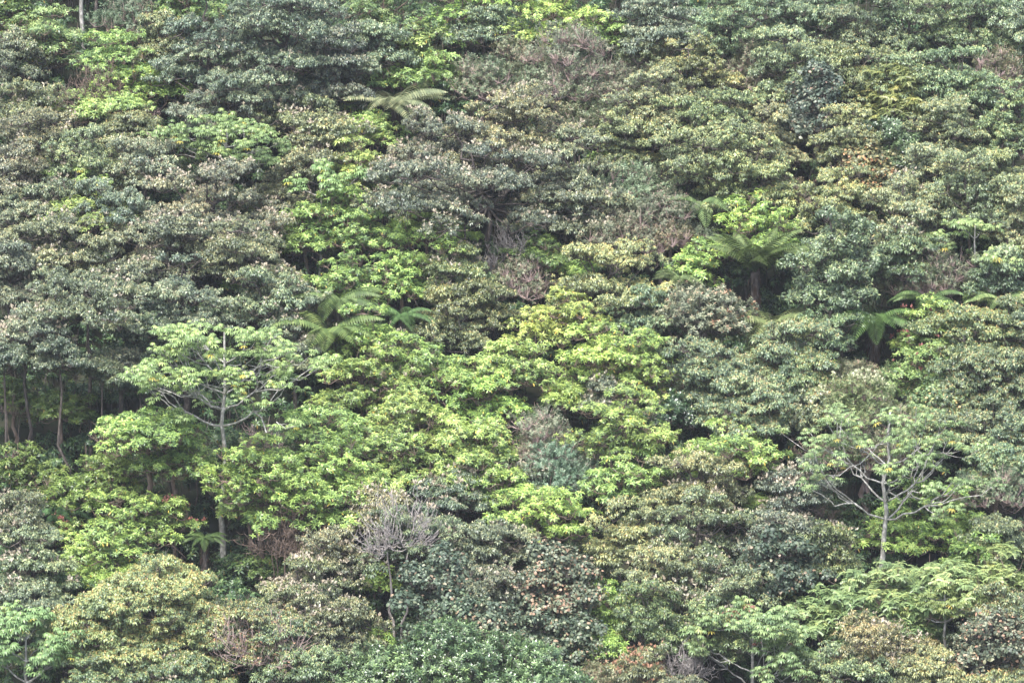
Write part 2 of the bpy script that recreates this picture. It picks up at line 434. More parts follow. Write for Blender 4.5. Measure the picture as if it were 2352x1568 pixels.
def umbrella(root, rx, h, H, rng, col, o):
    """candelabra tree: bare limbs, big lobed leaves at the tips"""
    tr = o.get('tr', .09); z0 = H - h
    top = np.array([0, 0, H - .35])
    tp = curve([[o.get('off', 0.), 0, -.4]], [top], 9, rng, 0, .012)
    mesh_obj('trunk', *tubes(tp, np.linspace(tr * 1.15, tr * .3, 9)[None], 8), [M['pale']], root, smooth=True)
    nl = o.get('limbs', 8); tips = [top]
    for i in range(nl):
        f = (i // 3) / max(1, (nl - 1) // 3)
        az = i * 2.4 + o.get('az', .3) + rng.uniform(-.25, .25)
        zs = z0 - h * .18 + f * h * .72
        if zs < .5: zs = .5 + .2 * i
        t = np.interp(zs, tp[0, :, 2], np.arange(9)); s = np.array([np.interp(t, np.arange(9), tp[0, :, j]) for j in range(3)])
        reach = (1 - .5 * f) * rng.uniform(.8, 1)
        e = np.array([math.cos(az) * rx * reach, math.sin(az) * rx * .85 * reach, z0 + h * (.3 + .55 * f) + rng.uniform(-.3, .3)])
        m = s + (e - s) * .5 - np.array([0, 0, .05 * np.linalg.norm(e - s)])
        P = []
        lr = tr * (.42 - .16 * f)
        P.append(tubes(curve([s], [m], 5, rng, .12, .03), np.linspace(lr, lr * .75, 5)[None], 6))
        nb = o.get('forks', 4)
        for j in range(nb):
            u = rng.normal(0, 1, 3) * np.array([rx * .24, rx * .24, h * .17])
            ee = e + u if j else e
            ee[2] = min(ee[2], H - .3)
            P.append(tubes(curve([m], [ee], 6, rng, .18, .04), np.linspace(lr * .7, lr * .32, 6)[None], 5))
            tips.append(ee)
            if rng.uniform() < o.get('sub', .7):
                st = m * .45 + ee * .55; st[2] -= .1
                e3 = ee + rng.normal(0, 1, 3) * np.array([rx * .16, rx * .16, h * .08])
                e3[2] = min(e3[2], H - .3)
                P.append(tubes(curve([st], [e3], 5, rng, .3, .04), np.linspace(lr * .45, lr * .28, 5)[None], 5)); tips.append(e3)
        mesh_obj('limb', *join(P)[:2], [M['pale']], root, smooth=True)
    T_ = np.array(tips)
    T_ = np.concatenate([T_] + [T_ + rng.normal(0, 1, T_.shape) * np.array([rx * .1, rx * .1, .16]) - np.array([0, 0, .12]) for _ in range(o.get('more', 1))])
    N = np.tile([0, 0, 1.], (len(T_), 1))
    V, F, T = place('palm', T_, N, o.get('sz', 1.0) * rng.uniform(.8, 1.15, len(T_)), rng, tofs=o.get('tofs', 0), tilt=.3)
    mesh_obj('crown', V, F, [M['palm']], root, tint=T, color=col)
    if o.get('redleaf'):
        q = rng.integers(0, len(T_), o['redleaf'])
        V, F, T = place('palm', T_[q] + rng.normal(0, .15, (len(q), 3)), N[q], rng.uniform(.6, .8, len(q)), rng, .3, tilt=.3)
        k = rng.random(len(F) // 4) < .3
        mesh_obj('red_leaves', V, F.reshape(-1, 4, 3)[k], [M['red']], root, tint=T, color=(1, 1, 1))

def frond_data(L, rng, droop):
    lv = []; n = 24; x = z = 0.; W = .021
    rach = []
    for j in range(n):
        k = j / n
        a = .75 - droop * k
        x += math.cos(a) * L / n; z += math.sin(a) * L / n
        rach.append([x, 0, z])
        ln = .52 * L / 2.2 * (math.sin(math.pi * min(1, (k * .92 + .1))) ** .7) * (1.05 - .25 * k)
        if k < .08: continue
        for s in (-1, 1):
            lv.append(leaf(s * 1.25, ln, .085 * L / 2.2, -.1 + a * .1 - .12 * k, .75, float(np.clip(.5 + rng.uniform(-.25, .3) - .1 * (s < 0), 0, 1)), base=np.array([x, 0, z]), r0=0, sh=(.3, .7)))
    V, F, T = pack(lv)
    rv, rf = tubes([np.array([[0, 0, 0]] + rach[::4] + [rach[-1]])], [np.linspace(.022, .006, len(rach[::4]) + 2)], 4)
    return join([(V, F, T), (rv, rf, np.full(len(rv), .2))])
def tree_fern(root, R, H, rng, col, o):
    th = max(.4, H - R * .42)
    sk = []
    tp = curve([[o.get('off', 0), 0, -.4]], [[0, 0, th]], 7, rng, 0, .01)
    mesh_obj('trunk', *tubes(tp, np.linspace(o.get('tr', .11), o.get('tr', .11) + .02, 7)[None], 9), [M['bark']], root, smooth=True)
    a = rng.uniform(0, 6.28, 50); zz = th - rng.uniform(0, min(th * .8, 1.8), 50)
    for q, z in zip(a, zz):
        sk.append(leaf(q, rng.uniform(.5, 1.0) * o.get('skirt', 1), .08, -.6, 1.4, rng.uniform(0, 1), r0=o.get('tr', .11), base=np.array([0, 0, z])))
    V, F, T = pack(sk)
    mesh_obj('dead_fronds', V, F, [M['skirt']], root, tint=T, color=(1, 1, 1))
    nf = o.get('n', 14) + 4
    variants = []
    for i in range(nf):
        if i < 4:
            V, F, T = frond_data(R, rng, o.get('droop', 1.5) + i * .15)
            fo = mesh_obj('frond', V, F, [M['fern']], root, tint=T, color=col); variants.append(fo)
        else:
            fo = variants[i % 4].copy(); scene.collection.objects.link(fo); fo.parent = root
        fo.location = (0, 0, th)
        k = i / nf
        fo.rotation_euler = (rng.uniform(-.15, .15), (.35 - .75 * k) * o.get('rise', .6) - o.get('up', 0) - rng.uniform(-.1, .1), i * 2.4 + rng.uniform(-.2, .2))
        s = rng.uniform(.82, 1.05); fo.scale = (s, s, s)

def bare(root, rx, h, H, rng, o):
    """leafless tree: trunks, boughs and two orders of fine twigs"""
    bk = M[o.get('bark', 'silver')]; z0 = H - h; tr = o.get('tr', .06)
    ns = o.get('stems', 2); T0 = []; P = []
    for s in range(ns):
        a = s * 2.6 + .4
        f = np.array([math.cos(a) * rx * .25, math.sin(a) * rx * .2, z0 + h * .15])
        P.append(tubes(curve([[math.cos(a) * .15 + o.get('off', 0), math.sin(a) * .1, -.3]], [f], 8, rng, 0, .02), np.linspace(tr * 1.2, tr * .6, 8)[None], 6)); T0.append(f)
    mesh_obj('trunk', *join(P)[:2], [bk], root, smooth=True)
    T0 = np.array(T0); P = []
    n1 = o.get('n1', 14)
    v = rng.normal(0, 1, (n1, 3)); v[:, 2] = np.abs(v[:, 2]); v /= np.linalg.norm(v, axis=1)[:, None]
    E = v * np.array([rx * .75, rx * .7, h * .65]) + np.array([0, 0, z0 + h * .1])
    p1 = curve(T0[np.arange(n1) % ns], E, 7, rng, .25, .06)
    P.append(tubes(p1, np.linspace(tr * .5, .016, 7)[None].repeat(n1, 0), 5))
    m = o.get('n2', 9); src = p1[:, 2:].reshape(-1, 3)
    A = src[rng.integers(0, len(src), n1 * m)]
    c = np.array([0, 0, z0])
    D = A - c; D /= np.linalg.norm(D, axis=1)[:, None] + .01
    E2 = A + (D * .8 + rng.normal(0, .45, A.shape) + np.array([0, 0, .35])) * rx * .32
    p2 = curve(A, E2, 5, rng, .25, .09)
    P.append(tubes(p2, np.linspace(.016, .008, 5)[None].repeat(len(A), 0), 4))
    src = p2[:, 2:].reshape(-1, 3); k = int(len(A) * 2.2)
    A = src[rng.integers(0, len(src), k)]
    E3 = A + (rng.normal(0, .5, A.shape) + np.array([0, 0, .4])) * rx * .2
    P.append(tubes(curve(A, E3, 3, rng, .2, .08), np.linspace(.009, .005, 3)[None].repeat(k, 0), 3))
    mesh_obj('branches', *join(P)[:2], [bk], root)
    if o.get('dry'):
        q = rng.integers(0, k, int(k * o['dry']))
        V, F, T = place('fleck', E3[q], np.tile([0, 0, 1.], (len(q), 1)), rng.uniform(1, 2, len(q)), rng, .2)
        mesh_obj('dry_leaves', V, F, [M['deadleaf']], root, tint=T, color=(1, 1, 1))

NAMES = {'grey': ('drooping_leaf_tree', 'tree', 'grey-green trees with drooping leaves'),
         'olive': ('drooping_leaf_tree', 'tree', 'olive trees with drooping leaves'),
         'ochre': ('ochre_tipped_tree', 'tree', 'trees with ochre young leaves'),
         'lime': ('bright_green_tree', 'tree', 'bright green trees with arching leaves'),
         'fine': ('small_leaved_shrub', 'shrub', 'grey small-leaved shrubs'),
         'gloss': ('glossy_leaved_tree', 'tree', 'dark glossy small-leaved trees'),
         'broad': ('broad_leaved_tree', 'tree', 'dark broad-leaved trees'),
         'feather': ('feather_leaved_tree', 'tree', 'feather-leaved trees'),
         'umb': ('umbrella_leaved_tree', 'tree', 'umbrella-leaved trees with pale limbs'),
         'fern': ('tree_fern', 'tree fern', 'tree ferns on the slope'),
         'bare': ('bare_tree', 'dead tree', 'leafless trees and shrubs')}
def plant(i, kind, cx, top, w, h, H, label, o=None):
    o = dict(o or {})
    rng = np.random.default_rng(o.get('seed', 1000 + i)); o['seed'] = i
    x, y, Hm, mpp = solve(cx, top, H)
    nm, cat, grp = NAMES[kind]
    root = empty(o.get('name', nm), (x, y, ground(x, y)), label, o.get('cat', cat), o.get('grp', grp))
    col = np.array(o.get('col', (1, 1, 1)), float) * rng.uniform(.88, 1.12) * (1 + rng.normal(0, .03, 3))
    if kind == 'lime':
        col[0] = max(col[0], col[1] * .93); col[2] *= .86
    if kind == 'grey': col *= (1.03, 1.0, .93)
    if kind in ('grey', 'olive'): col *= rng.uniform(.88, 1.12)
    if kind in ('umb', 'feather'): col *= (.97, .97, .93)
    if kind == 'olive': col *= (1.03, 1, .93)
    if kind == 'broad': col = col * np.array([1.3, 1.15, .98])
    if kind == 'umb': umbrella(root, w * mpp / 2, h * mpp, Hm, rng, col, o)
    elif kind == 'fern': tree_fern(root, w * mpp / 2 * 1.25, Hm, rng, col, o)
    elif kind == 'bare': bare(root, w * mpp / 2, h * mpp, Hm, rng, o)
    else: leafy(root, kind, w * mpp / 2, h * mpp, Hm, rng, col, o)
    return root
# ------------------------------------------------------------------ ground
def build_ground():
    nx, ny = 170, 260
    xs = np.linspace(-170, 170, nx); ys = np.linspace(-60, 460, ny)
    X, Y = np.meshgrid(xs, ys); Z = ground(X, Y)
    V = np.stack([X, Y, Z], 2).reshape(-1, 3)
    i = np.arange(ny - 1)[:, None] * nx + np.arange(nx - 1)[None]
    i = i.ravel()
    F = np.concatenate([np.stack([i, i + 1, i + nx + 1], 1), np.stack([i, i + nx + 1, i + nx], 1)])
    m = bpy.data.materials.new('forest floor'); m.use_nodes = True
    nt = m.node_tree; bs = nt.nodes["Principled BSDF"]
    no = nt.nodes.new("ShaderNodeTexNoise"); no.inputs["Scale"].default_value = 2.5; no.inputs["Detail"].default_value = 8
    tc = nt.nodes.new("ShaderNodeTexCoord"); nt.links.new(tc.outputs["Object"], no.inputs[0])
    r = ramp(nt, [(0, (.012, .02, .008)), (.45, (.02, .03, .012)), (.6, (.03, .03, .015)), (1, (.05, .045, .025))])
    nt.links.new(no.outputs["Fac"], r.inputs[0]); nt.links.new(r.outputs[0], bs.inputs["Base Color"])
    bs.inputs["Roughness"].default_value = .95
    g = mesh_obj('hillside', V, F, [m], smooth=True)
    g['kind'] = 'structure'
build_ground()

# ------------------------------------------------------------------ undergrowth (nobody could count it)
def build_undergrowth():
    rng = np.random.default_rng(77)
    n = 13000
    x = rng.uniform(-28, 28, n); y = rng.uniform(186, 260, n)
    z = ground(x, y)
    thin = np.ones(n)
    for X, Y, r in ((508, 1300, 3), (500, 1250, 2.5), (500, 1380, 2.5), (640, 1310, 3), (660, 1400, 3), (2020, 1350, 2.2), (915, 1470, 2.0), (740, 800, 1.8), (2005, 900, 2.8), (1735, 800, 2.2), (1950, 860, 2.5), (100, 1060, 2.5), (230, 1040, 2.0), (1240, 960, 1.2), (900, 600, 1.5), (188, 115, 2.0), (250, 110, 2.0), (1570, 1000, 2.0)):
        gx, gy, _, _ = solve(X, Y, 0)
        thin = np.minimum(thin, np.clip(np.hypot(x - gx, y - gy) / r, .3, 1))
    hh = rng.uniform(.25, 2.1, n)
    hh = np.where(np.sin(x * .8) * np.sin(y * .7 + 1) > .3, hh * 1.25, hh) * thin
    k = 7
    P = np.repeat(np.stack([x, y, z + hh], 1), k, 0)
    v = rng.normal(0, 1, P.shape); v[:, 2] = np.abs(v[:, 2]) - .2; v /= np.linalg.norm(v, axis=1)[:, None]
    P = P + v * rng.uniform(.25, .5, (len(P), 1)) * np.array([1.2, 1.2, .7])
    kk = rng.random(len(P))
    patch = np.sin(P[:, 0] * .37 + 2) + np.sin(P[:, 1] * .29)
    A = kk + patch * .18 < .5
    parts = []
    for sel, kind in ((A, 'arch'), (~A, 'droop')):
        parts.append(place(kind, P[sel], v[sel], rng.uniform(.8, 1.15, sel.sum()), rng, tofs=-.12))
    V, F, T = join(parts)
    B = np.stack([x, y, z - .1], 1); E = np.stack([x, y, z + hh], 1) + rng.normal(0, .1, (n, 3))
    tv, tf = tubes(curve(B, E, 4, rng, 0, .05), np.tile([.03, .022, .016, .01], (n, 1)), 3)
    o = mesh_obj('undergrowth', np.concatenate([V, tv]), np.concatenate([F, tf + len(V)]), [M['under'], M['bark']], tint=np.concatenate([T, np.full(len(tv), .1)]), color=(1, 1, 1))
    mi = np.concatenate([np.zeros(len(F), np.int32), np.ones(len(tf), np.int32)])
    o.data.polygons.foreach_set("material_index", mi)
    o['kind'] = 'stuff'; o['label'] = 'dark green undergrowth filling the gaps between the trees'; o['category'] = 'undergrowth'
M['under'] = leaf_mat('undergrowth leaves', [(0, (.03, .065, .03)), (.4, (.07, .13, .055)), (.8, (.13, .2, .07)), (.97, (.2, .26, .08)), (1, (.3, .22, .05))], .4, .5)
build_undergrowth()

# ------------------------------------------------------------------ the trees, top of the slope first
# kind, x, top, width, crown depth, height (all read off the photograph), label, options
C3 = ('cream', .3); C5 = ('cream', .5); C2 = ('cream', .15)
G1 = (.95, 1, 1.12); G2 = (.85, .95, 1.0); W1 = (1.15, 1.1, .95)
T = [
# ---- top strip, left
('grey', 188, -420, 300, 220, 540, 'pale straight trunk of a tall tree whose crown is above the frame, far left', dict(bark='pale', tr=.085, off=0)),
('grey', 212, -390, 200, 150, 500, 'dark slim trunk just right of the pale trunk, top left', dict(tr=.07)),
('grey', 249, -410, 260, 180, 520, 'grey-brown slim trunk right of two others at the top left edge', dict(tr=.075, bark='twig')),
('lime', 105, 10, 200, 130, 250, 'light green leafy tree left of the pale trunk at top left', dict(col=(.85, .9, 1.1))),
('grey', 25, 60, 170, 110, 260, 'grey-green drooping tree at the left edge below the dark corner', dict(fl=C2)),
('lime', 20, -60, 150, 110, 270, 'dark green leafy tree in the top left corner', dict(col=(.5, .6, .6))),
('lime', 265, 72, 200, 100, 240, 'bright green bushy tree at the foot of the three trunks', {}),
('bare', 320, -20, 130, 140, 260, 'thin leafless tree hanging over the dark gap beside the three trunks', dict(bark='twig', tr=.03)),
('fine', 290, -20, 130, 90, 250, 'small grey shrub tree behind the leafless twigs at top left', {}),
('olive', 372, 25, 150, 130, 290, 'pale olive tree on the right side of the dark gap at top left', {}),
('lime', 430, -40, 160, 90, 260, 'mid green leafy tree cut by the top edge left of the large dark tree', dict(col=(.6, .75, .8))),
('bare', 215, 140, 200, 110, 240, 'brown twiggy bush below the bright green tree at top left', dict(bark='twig', tr=.03, n2=12)),
('lime', 325, 120, 190, 90, 220, 'bright green umbrella-topped tree left of the large dark tree', dict(plate=1.5)),
('lime', 270, 205, 200, 60, 190, 'low bright green tree under the umbrella-topped bright tree at left', dict(plate=1.2)),
('grey', 60, 165, 200, 120, 260, 'brownish grey drooping tree at the left edge beside the brown twigs', dict(fl=C2, col=W1)),
('lime', 170, 200, 100, 50, 180, 'small bright green sapling below the brown twiggy bush', {}),
# ---- top strip, middle
('grey', 655, -70, 360, 210, 420, 'largest dark grey tree at the top left of centre with its trunk showing', dict(col=G2, cov=.8)),
('grey', 480, 0, 240, 170, 380, 'dark grey tree on the left flank of the large dark tree', dict(col=G2)),
('grey', 600, 110, 380, 110, 310, 'wide layered dark grey tree below the trunk of the large dark tree', dict(col=G2, fl=C2)),
('grey', 770, 70, 180, 150, 330, 'dark grey tree on the right flank of the large dark tree', dict(col=G1)),
('grey', 520, 175, 280, 110, 280, 'grey tree with brownish tufts below the layered dark tree', dict(fl=C2, col=G1)),
('grey', 690, 195, 260, 110, 280, 'grey tree with pinkish tufts left of the upper tree fern', dict(fl=C3, col=(1.1, 1.05, .95))),
('lime', 880, -60, 200, 150, 300, 'bluish mid green tree at the top edge left of the bright green crowns', dict(col=(.45, .65, .85))),
('grey', 850, 40, 180, 110, 280, 'grey tree with pale shiny leaves below the bluish tree at the top edge', dict(col=(1, 1.15, 1.2))),
('lime', 1060, -70, 240, 150, 280, 'bright yellow-green tree behind the flat-topped tree at the top edge', dict(col=(1.1, 1.1, 1))),
('lime', 1275, -60, 250, 150, 290, 'brightest yellow-green tree at the middle of the top edge', dict(col=(1.15, 1.12, 1))),
('olive', 1110, 18, 240, 70, 210, 'flat-topped grey tree with bare forked trunk in front of the yellow-green trees', dict(plate=1.5, col=(.85, .95, 1.05))),
('lime', 960, 40, 120, 110, 230, 'yellow-green tree on the left of the flat-topped tree', {}),
('fine', 1190, 90, 130, 80, 200, 'small brownish shrub under the flat-topped tree', dict(col=(1.1, 1, .9))),
('lime', 985, 108, 160, 90, 200, 'mid green leafy tree above the upper tree fern', dict(col=(.6, .75, .75))),
('fine', 1110, 135, 190, 100, 200, 'grey-green fine shrub left of the large pinkish shrub', {}),
('lime', 900, 135, 110, 60, 150, 'small light green tree just above the fronds of the upper tree fern', dict(col=(.9, .95, 1))),
('fern', 905, 185, 225, 50, 225, 'upper tree fern with flat pale fronds left of centre near the top', dict(n=13, droop=1.2, rise=.3, col=(1.1, 1.0, 1.2))),
('fine', 1310, 62, 240, 170, 300, 'large pinkish twiggy shrub near the top centre', dict(col=(1.15, .95, 1.0), sp=dict(nr=22, tw=18, twr=1.0, stand=.05))),
('fine', 1230, 150, 130, 90, 200, 'grey-green small shrub between the fine shrub and the pinkish shrub', {}),
('fine', 1345, 215, 170, 110, 210, 'olive drooping shrub hanging below the large pinkish shrub', dict(col=(.75, .75, .6))),
('fine', 1440, 150, 130, 120, 230, 'pale pinkish shrub on the right of the large pinkish shrub', dict(col=(1.15, 1.0, 1.05))),
('grey', 1520, -40, 280, 140, 300, 'grey tree with dark slanting bough at the top edge right of centre', dict(col=(1.05, 1.1, 1.15))),
('lime', 1400, 25, 110, 70, 230, 'yellow-green tree at the right end of the bright crowns at the top', {}),
('fine', 1480, 75, 120, 80, 220, 'brownish shrub under the slanting dark bough', dict(col=(.9, .85, .7))),
# ---- top right
('olive', 1680, -30, 220, 140, 320, 'olive tree cut by the top edge, right of the slanting bough', dict(col=(.9, 1, 1.05))),
('olive', 1830, -50, 240, 150, 320, 'grey-olive tree at the top edge, third from the slanting bough', dict(col=(.8, .92, 1))),
('olive', 1960, -20, 230, 150, 320, 'light olive tree at the top edge above the broad dark hollow', {}),
('grey', 2090, -50, 220, 150, 320, 'dark grey-green tree in the upper right at the top edge', dict(col=(1.05, 1.2, 1.05))),
('olive', 2230, -40, 220, 150, 320, 'dull green tree at the top edge next to the right corner', dict(col=(.75, .85, .8))),
('grey', 2340, -10, 160, 140, 300, 'grey tree in the top right corner', dict(col=(1.1, 1.15, 1.1))),
('olive', 1590, 80, 220, 150, 310, 'yellowish olive tree right of the large pinkish shrub', dict(col=(1.1, 1.05, .95))),
('fine', 1725, 95, 130, 110, 240, 'pinkish grey shrub with a magenta flower in the upper right', dict(col=(1.05, .95, .95))),
('olive', 1820, 60, 220, 150, 310, 'olive tree right of the pinkish shrub in the upper right', {}),
('olive', 1940, 90, 220, 130, 300, 'pale yellow-olive rounded tree in the upper right', dict(col=(1.1, 1.08, .95))),
('olive', 2090, 80, 220, 140, 300, 'olive tree with bluish shade left of the brown twiggy tree', dict(col=(.9, 1, 1))),
('fine', 2290, 95, 140, 120, 260, 'brown twiggy tree near the right edge in the upper right', dict(col=(.8, .68, .6), sp=dict(nr=13, tw=13, twr=1.4))),
('olive', 2200, 110, 190, 130, 290, 'grey-olive tree beside the brown twiggy tree', dict(col=(.85, .98, .95))),
('olive', 1500, 150, 200, 150, 300, 'light olive tree below right of the pale pinkish shrub', {}),
('olive', 1650, 180, 250, 150, 320, 'broad olive tree in the middle of the upper right slope', dict(col=(1.05, 1.05, 1))),
('broad', 1870, 165, 150, 140, 290, 'dark bluish broad-leaved tree in the hollow of the upper right', dict(col=(.8, .9, 1.1), tofs=-.15)),
('olive', 1760, 215, 200, 140, 300, 'olive tree with pale leaves left of the dark hollow', {}),
('feather', 2050, 170, 150, 115, 250, 'small feather-leaved tree with reddish leaves right of the dark hollow', dict(col=(1, .85, .7))),
('olive', 2330, 190, 190, 150, 300, 'grey-olive tree at the right edge under the brown twiggy tree', dict(col=(.9, 1.02, .95))),
('olive', 2180, 210, 210, 150, 310, 'dense olive tree left of the right edge trees', dict(col=(1, 1.05, .95))),
('olive', 1435, 245, 180, 130, 270, 'olive tree right of the olive drooping shrub', dict(col=(1, 1, .9))),
('olive', 1625, 270, 280, 130, 340, 'wide olive tree with long bare trunk left of the pair of mid-right ferns', dict(tr=.09)),
('olive', 1720, 310, 230, 150, 320, 'olive tree right of the long bare trunk', dict(col=(1, 1.05, .95))),
('olive', 1950, 232, 170, 130, 290, 'yellow-olive tree standing out before the dark hollow', dict(col=(1.15, 1.1, .95))),
('gloss', 2060, 270, 130, 120, 260, 'small glossy green tree among the olive trees of the upper right', dict(col=(1.2, 1.2, 1.3))),
('broad', 2000, 330, 140, 110, 240, 'brownish leaved low tree below the yellow-olive tree', dict(col=(1.1, .9, .8))),
('olive', 2290, 320, 200, 150, 310, 'olive tree at the right edge, upper middle', dict(col=(1.05, 1.05, .9))),
('olive', 2130, 310, 200, 130, 290, 'olive tree with pale cream tufts in the upper right', dict(fl=C2)),
('olive', 1920, 370, 230, 150, 310, 'yellow-olive tree above the bright green tree of the right middle', dict(col=(1.1, 1.08, .95))),
('olive', 2080, 400, 240, 150, 310, 'olive tree with cream tufts above the dark tree of the right', dict(fl=C3)),
('olive', 2225, 350, 260, 170, 340, 'tall olive dome tree with its thin trunk showing, right side', dict(tr=.07)),
('fine', 1800, 405, 130, 70, 180, 'pink twiggy shrub just above the bright green tree at right', dict(col=(1.2, .9, .95), sp=dict(nr=12, tw=12, twr=1.5))),
('olive', 2340, 440, 160, 160, 300, 'olive tree at the right edge behind the slim umbrella-leaved tree', {}),
# ---- left slope
('grey', 90, 240, 240, 130, 280, 'grey tree with brown tufts under the brownish tree of the left edge', dict(fl=C2, col=W1)),
('grey', 200, 275, 260, 130, 290, 'wide grey-brown tree in the left quarter below the low bright tree', dict(fl=C2, col=(1.1, 1.1, 1))),
('olive', 300, 245, 160, 80, 220, 'brownish olive tree between the low bright tree and the grey trees', dict(col=(.9, .85, .8))),
('grey', 30, 320, 200, 130, 290, 'grey-green tree at the left edge, one third down', dict(fl=C2)),
('grey', 330, 300, 200, 120, 280, 'grey tree with ochre tufts left of the grey umbrella-leaved tree', dict(fl=C2, tofs=.08)),
('umb', 520, 262, 330, 110, 300, 'grey-green umbrella-leaved tree in the upper left with dark limbs', dict(limbs=11, forks=3, az=.1, col=(.8, .82, .75), sz=.95)),
('olive', 745, 240, 190, 120, 270, 'tree with orange-pink tufts left of the bright green strip', dict(fl=('cream', .3), col=(1, .95, .9))),
('lime', 855, 245, 150, 80, 190, 'bright green tree directly below the upper tree fern', {}),
('lime', 815, 310, 160, 110, 220, 'yellow-green tree squeezed left of the central grey tree', dict(col=(1.1, 1.08, 1))),
('grey', 690, 330, 200, 130, 280, 'grey tree with pinkish tufts right of the umbrella-leaved tree of the upper left', dict(fl=C3, col=W1)),
('grey', 130, 370, 230, 130, 290, 'grey tree with fine tufts left of the small lime umbrella leaves', dict(fl=C2)),
('umb', 175, 375, 120, 60, 240, 'small lime umbrella-leaved sapling in the left quarter', dict(limbs=4, forks=2, col=(1.1, 1.2, .9), sz=.8)),
('grey', 490, 345, 330, 180, 400, 'large grey tree densely covered in pinkish flower tufts, left of centre', dict(fl=C5, col=(1.1, 1.05, 1.05))),
('grey', 270, 400, 230, 120, 290, 'dark grey tree beside the large pink-tufted tree', dict(fl=C2, col=G2)),
('grey', 50, 430, 200, 120, 290, 'grey tree at the left edge, below the grey-green edge tree', dict(fl=C2)),
('lime', 215, 452, 230, 60, 230, 'thin strip of yellow-green leaves among grey trees at left', dict(plate=1.3, col=(.95, .95, .9))),
('umb', 735, 368, 140, 70, 330, 'slim umbrella-leaved tree with a single bare trunk left of centre', dict(limbs=4, forks=2, col=(1, 1.1, 1), tr=.07)),
('grey', 140, 475, 300, 150, 330, 'broad olive-grey tree in the left quarter below the yellow-green strip', dict(fl=C2, col=W1)),
('grey', 390, 470, 300, 150, 350, 'grey tree with cream tufts under the large pink-tufted tree', dict(fl=C3)),
('grey', 560, 500, 300, 140, 350, 'layered grey tree sloping down to the right, left of centre', dict(fl=C3, col=(1.1, 1.08, 1))),
('grey', 20, 540, 180, 130, 330, 'grey tree halfway down the left edge', dict(fl=C2)),
('grey', 200, 600, 330, 130, 480, 'spreading grey tree on a tall dark trunk above the deep shade at left', dict(fl=C2, tr=.075, cov=.8)),
('grey', 420, 600, 280, 150, 400, 'dark grey tree behind the large umbrella-leaved tree', dict(col=G2)),
('grey', 620, 590, 240, 150, 330, 'grey tree whose lower boughs reach the arching dark ferns', dict(fl=C3)),
('grey', 700, 640, 110, 110, 260, 'small grey tree with pale tips beside the dark tree fern left of centre', dict(fl=C3)),
('grey', 60, 690, 260, 140, 440, 'cream-tufted grey tree on a dark trunk at the left edge, mid height', dict(fl=C5, col=(1.1, 1.12, 1.12), tr=.07)),
('grey', 275, 790, 150, 60, 300, 'low grey bough-like tree left of the large umbrella-leaved tree', dict(fl=C2)),
('grey', 330, 690, 200, 120, 370, 'very dark grey tree left of the large umbrella-leaved tree', dict(col=(.7, .85, .85))),
('grey', 680, 720, 160, 120, 280, 'grey tree just right of the large umbrella crown top', dict(fl=C2)),
# ---- centre
('grey', 1160, 185, 330, 190, 360, 'rounded grey-olive top of the central hill of grey trees', dict(fl=C2, col=(1.15, 1.1, .95), tofs=.06)),
('grey', 980, 255, 240, 130, 300, 'grey tree with pinkish tufts on the left shoulder of the central group', dict(fl=C5, col=(1.1, 1.02, 1.05))),
('grey', 1120, 290, 560, 190, 400, 'largest central grey tree with wide tiers and dark forking boughs', dict(fl=C3, plate=1.2, tr=.13, col=(1, 1, 1.08), sp=dict(cov=.8))),
('grey', 1330, 310, 260, 150, 320, 'grey-olive tree on the right shoulder of the central group', dict(fl=C2, col=(1.1, 1.1, 1))),
('grey', 960, 400, 220, 80, 230, 'low pink-tufted bough of grey leaves above the bright green strip', dict(fl=C5, plate=1.2)),
('grey', 1300, 430, 240, 90, 250, 'low grey tree right of the dark boughs of the central tree', dict(fl=C3)),
('lime', 700, 445, 190, 120, 260, 'mid green leafy tree at the foot of the slim umbrella-leaved tree', dict(col=(.75, .9, .9))),
('lime', 800, 415, 160, 90, 240, 'bright green tree left of the central grey tiers', dict(col=(.85, .95, .9))),
('lime', 980, 465, 270, 90, 230, 'long bright green strip below the central grey tree', dict(col=(.9, 1, .9))),
('lime', 830, 480, 180, 80, 220, 'mid green tree above the dark gap left of centre', dict(col=(.8, .95, .95))),
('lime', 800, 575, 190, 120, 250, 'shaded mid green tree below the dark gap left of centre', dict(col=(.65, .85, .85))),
('lime', 920, 560, 200, 110, 240, 'mid green tree beside the olive tree left of centre', dict(col=(.75, .92, .9))),
('lime', 1230, 520, 170, 90, 220, 'dull green tree behind the grey twigs at centre', dict(col=(.5, .7, .7))),
('olive', 1050, 545, 180, 120, 250, 'olive tree with yellow tufts in the centre left', dict(col=(1, 1, .9), fl=C2)),
('bare', 1170, 510, 170, 130, 240, 'tangle of grey bare twigs near the centre', dict(bark='silver', tr=.03, n2=12)),
('fine', 1200, 580, 150, 100, 200, 'brownish grey shrub beneath the bare twigs near the centre', dict(col=(1.05, .95, .9), sp=dict(nr=13, tw=13, twr=1.4))),
('olive', 1070, 630, 260, 110, 240, 'brownish olive tree with dark forked stem, centre left', dict(col=(.9, .9, .8))),
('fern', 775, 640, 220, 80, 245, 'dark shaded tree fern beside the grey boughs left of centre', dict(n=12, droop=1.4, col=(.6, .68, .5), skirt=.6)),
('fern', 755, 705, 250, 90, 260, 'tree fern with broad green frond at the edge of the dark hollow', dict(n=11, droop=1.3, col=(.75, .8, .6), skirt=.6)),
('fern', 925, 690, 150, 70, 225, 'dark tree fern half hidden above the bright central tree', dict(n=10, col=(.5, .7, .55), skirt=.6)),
('fine', 1450, 385, 180, 100, 220, 'grey-green fine shrub right of the central group', dict(col=(.95, 1.05, 1.05))),
('fine', 1520, 430, 200, 120, 250, 'purplish grey shrub in the right of centre', dict(col=(.95, .9, .9))),
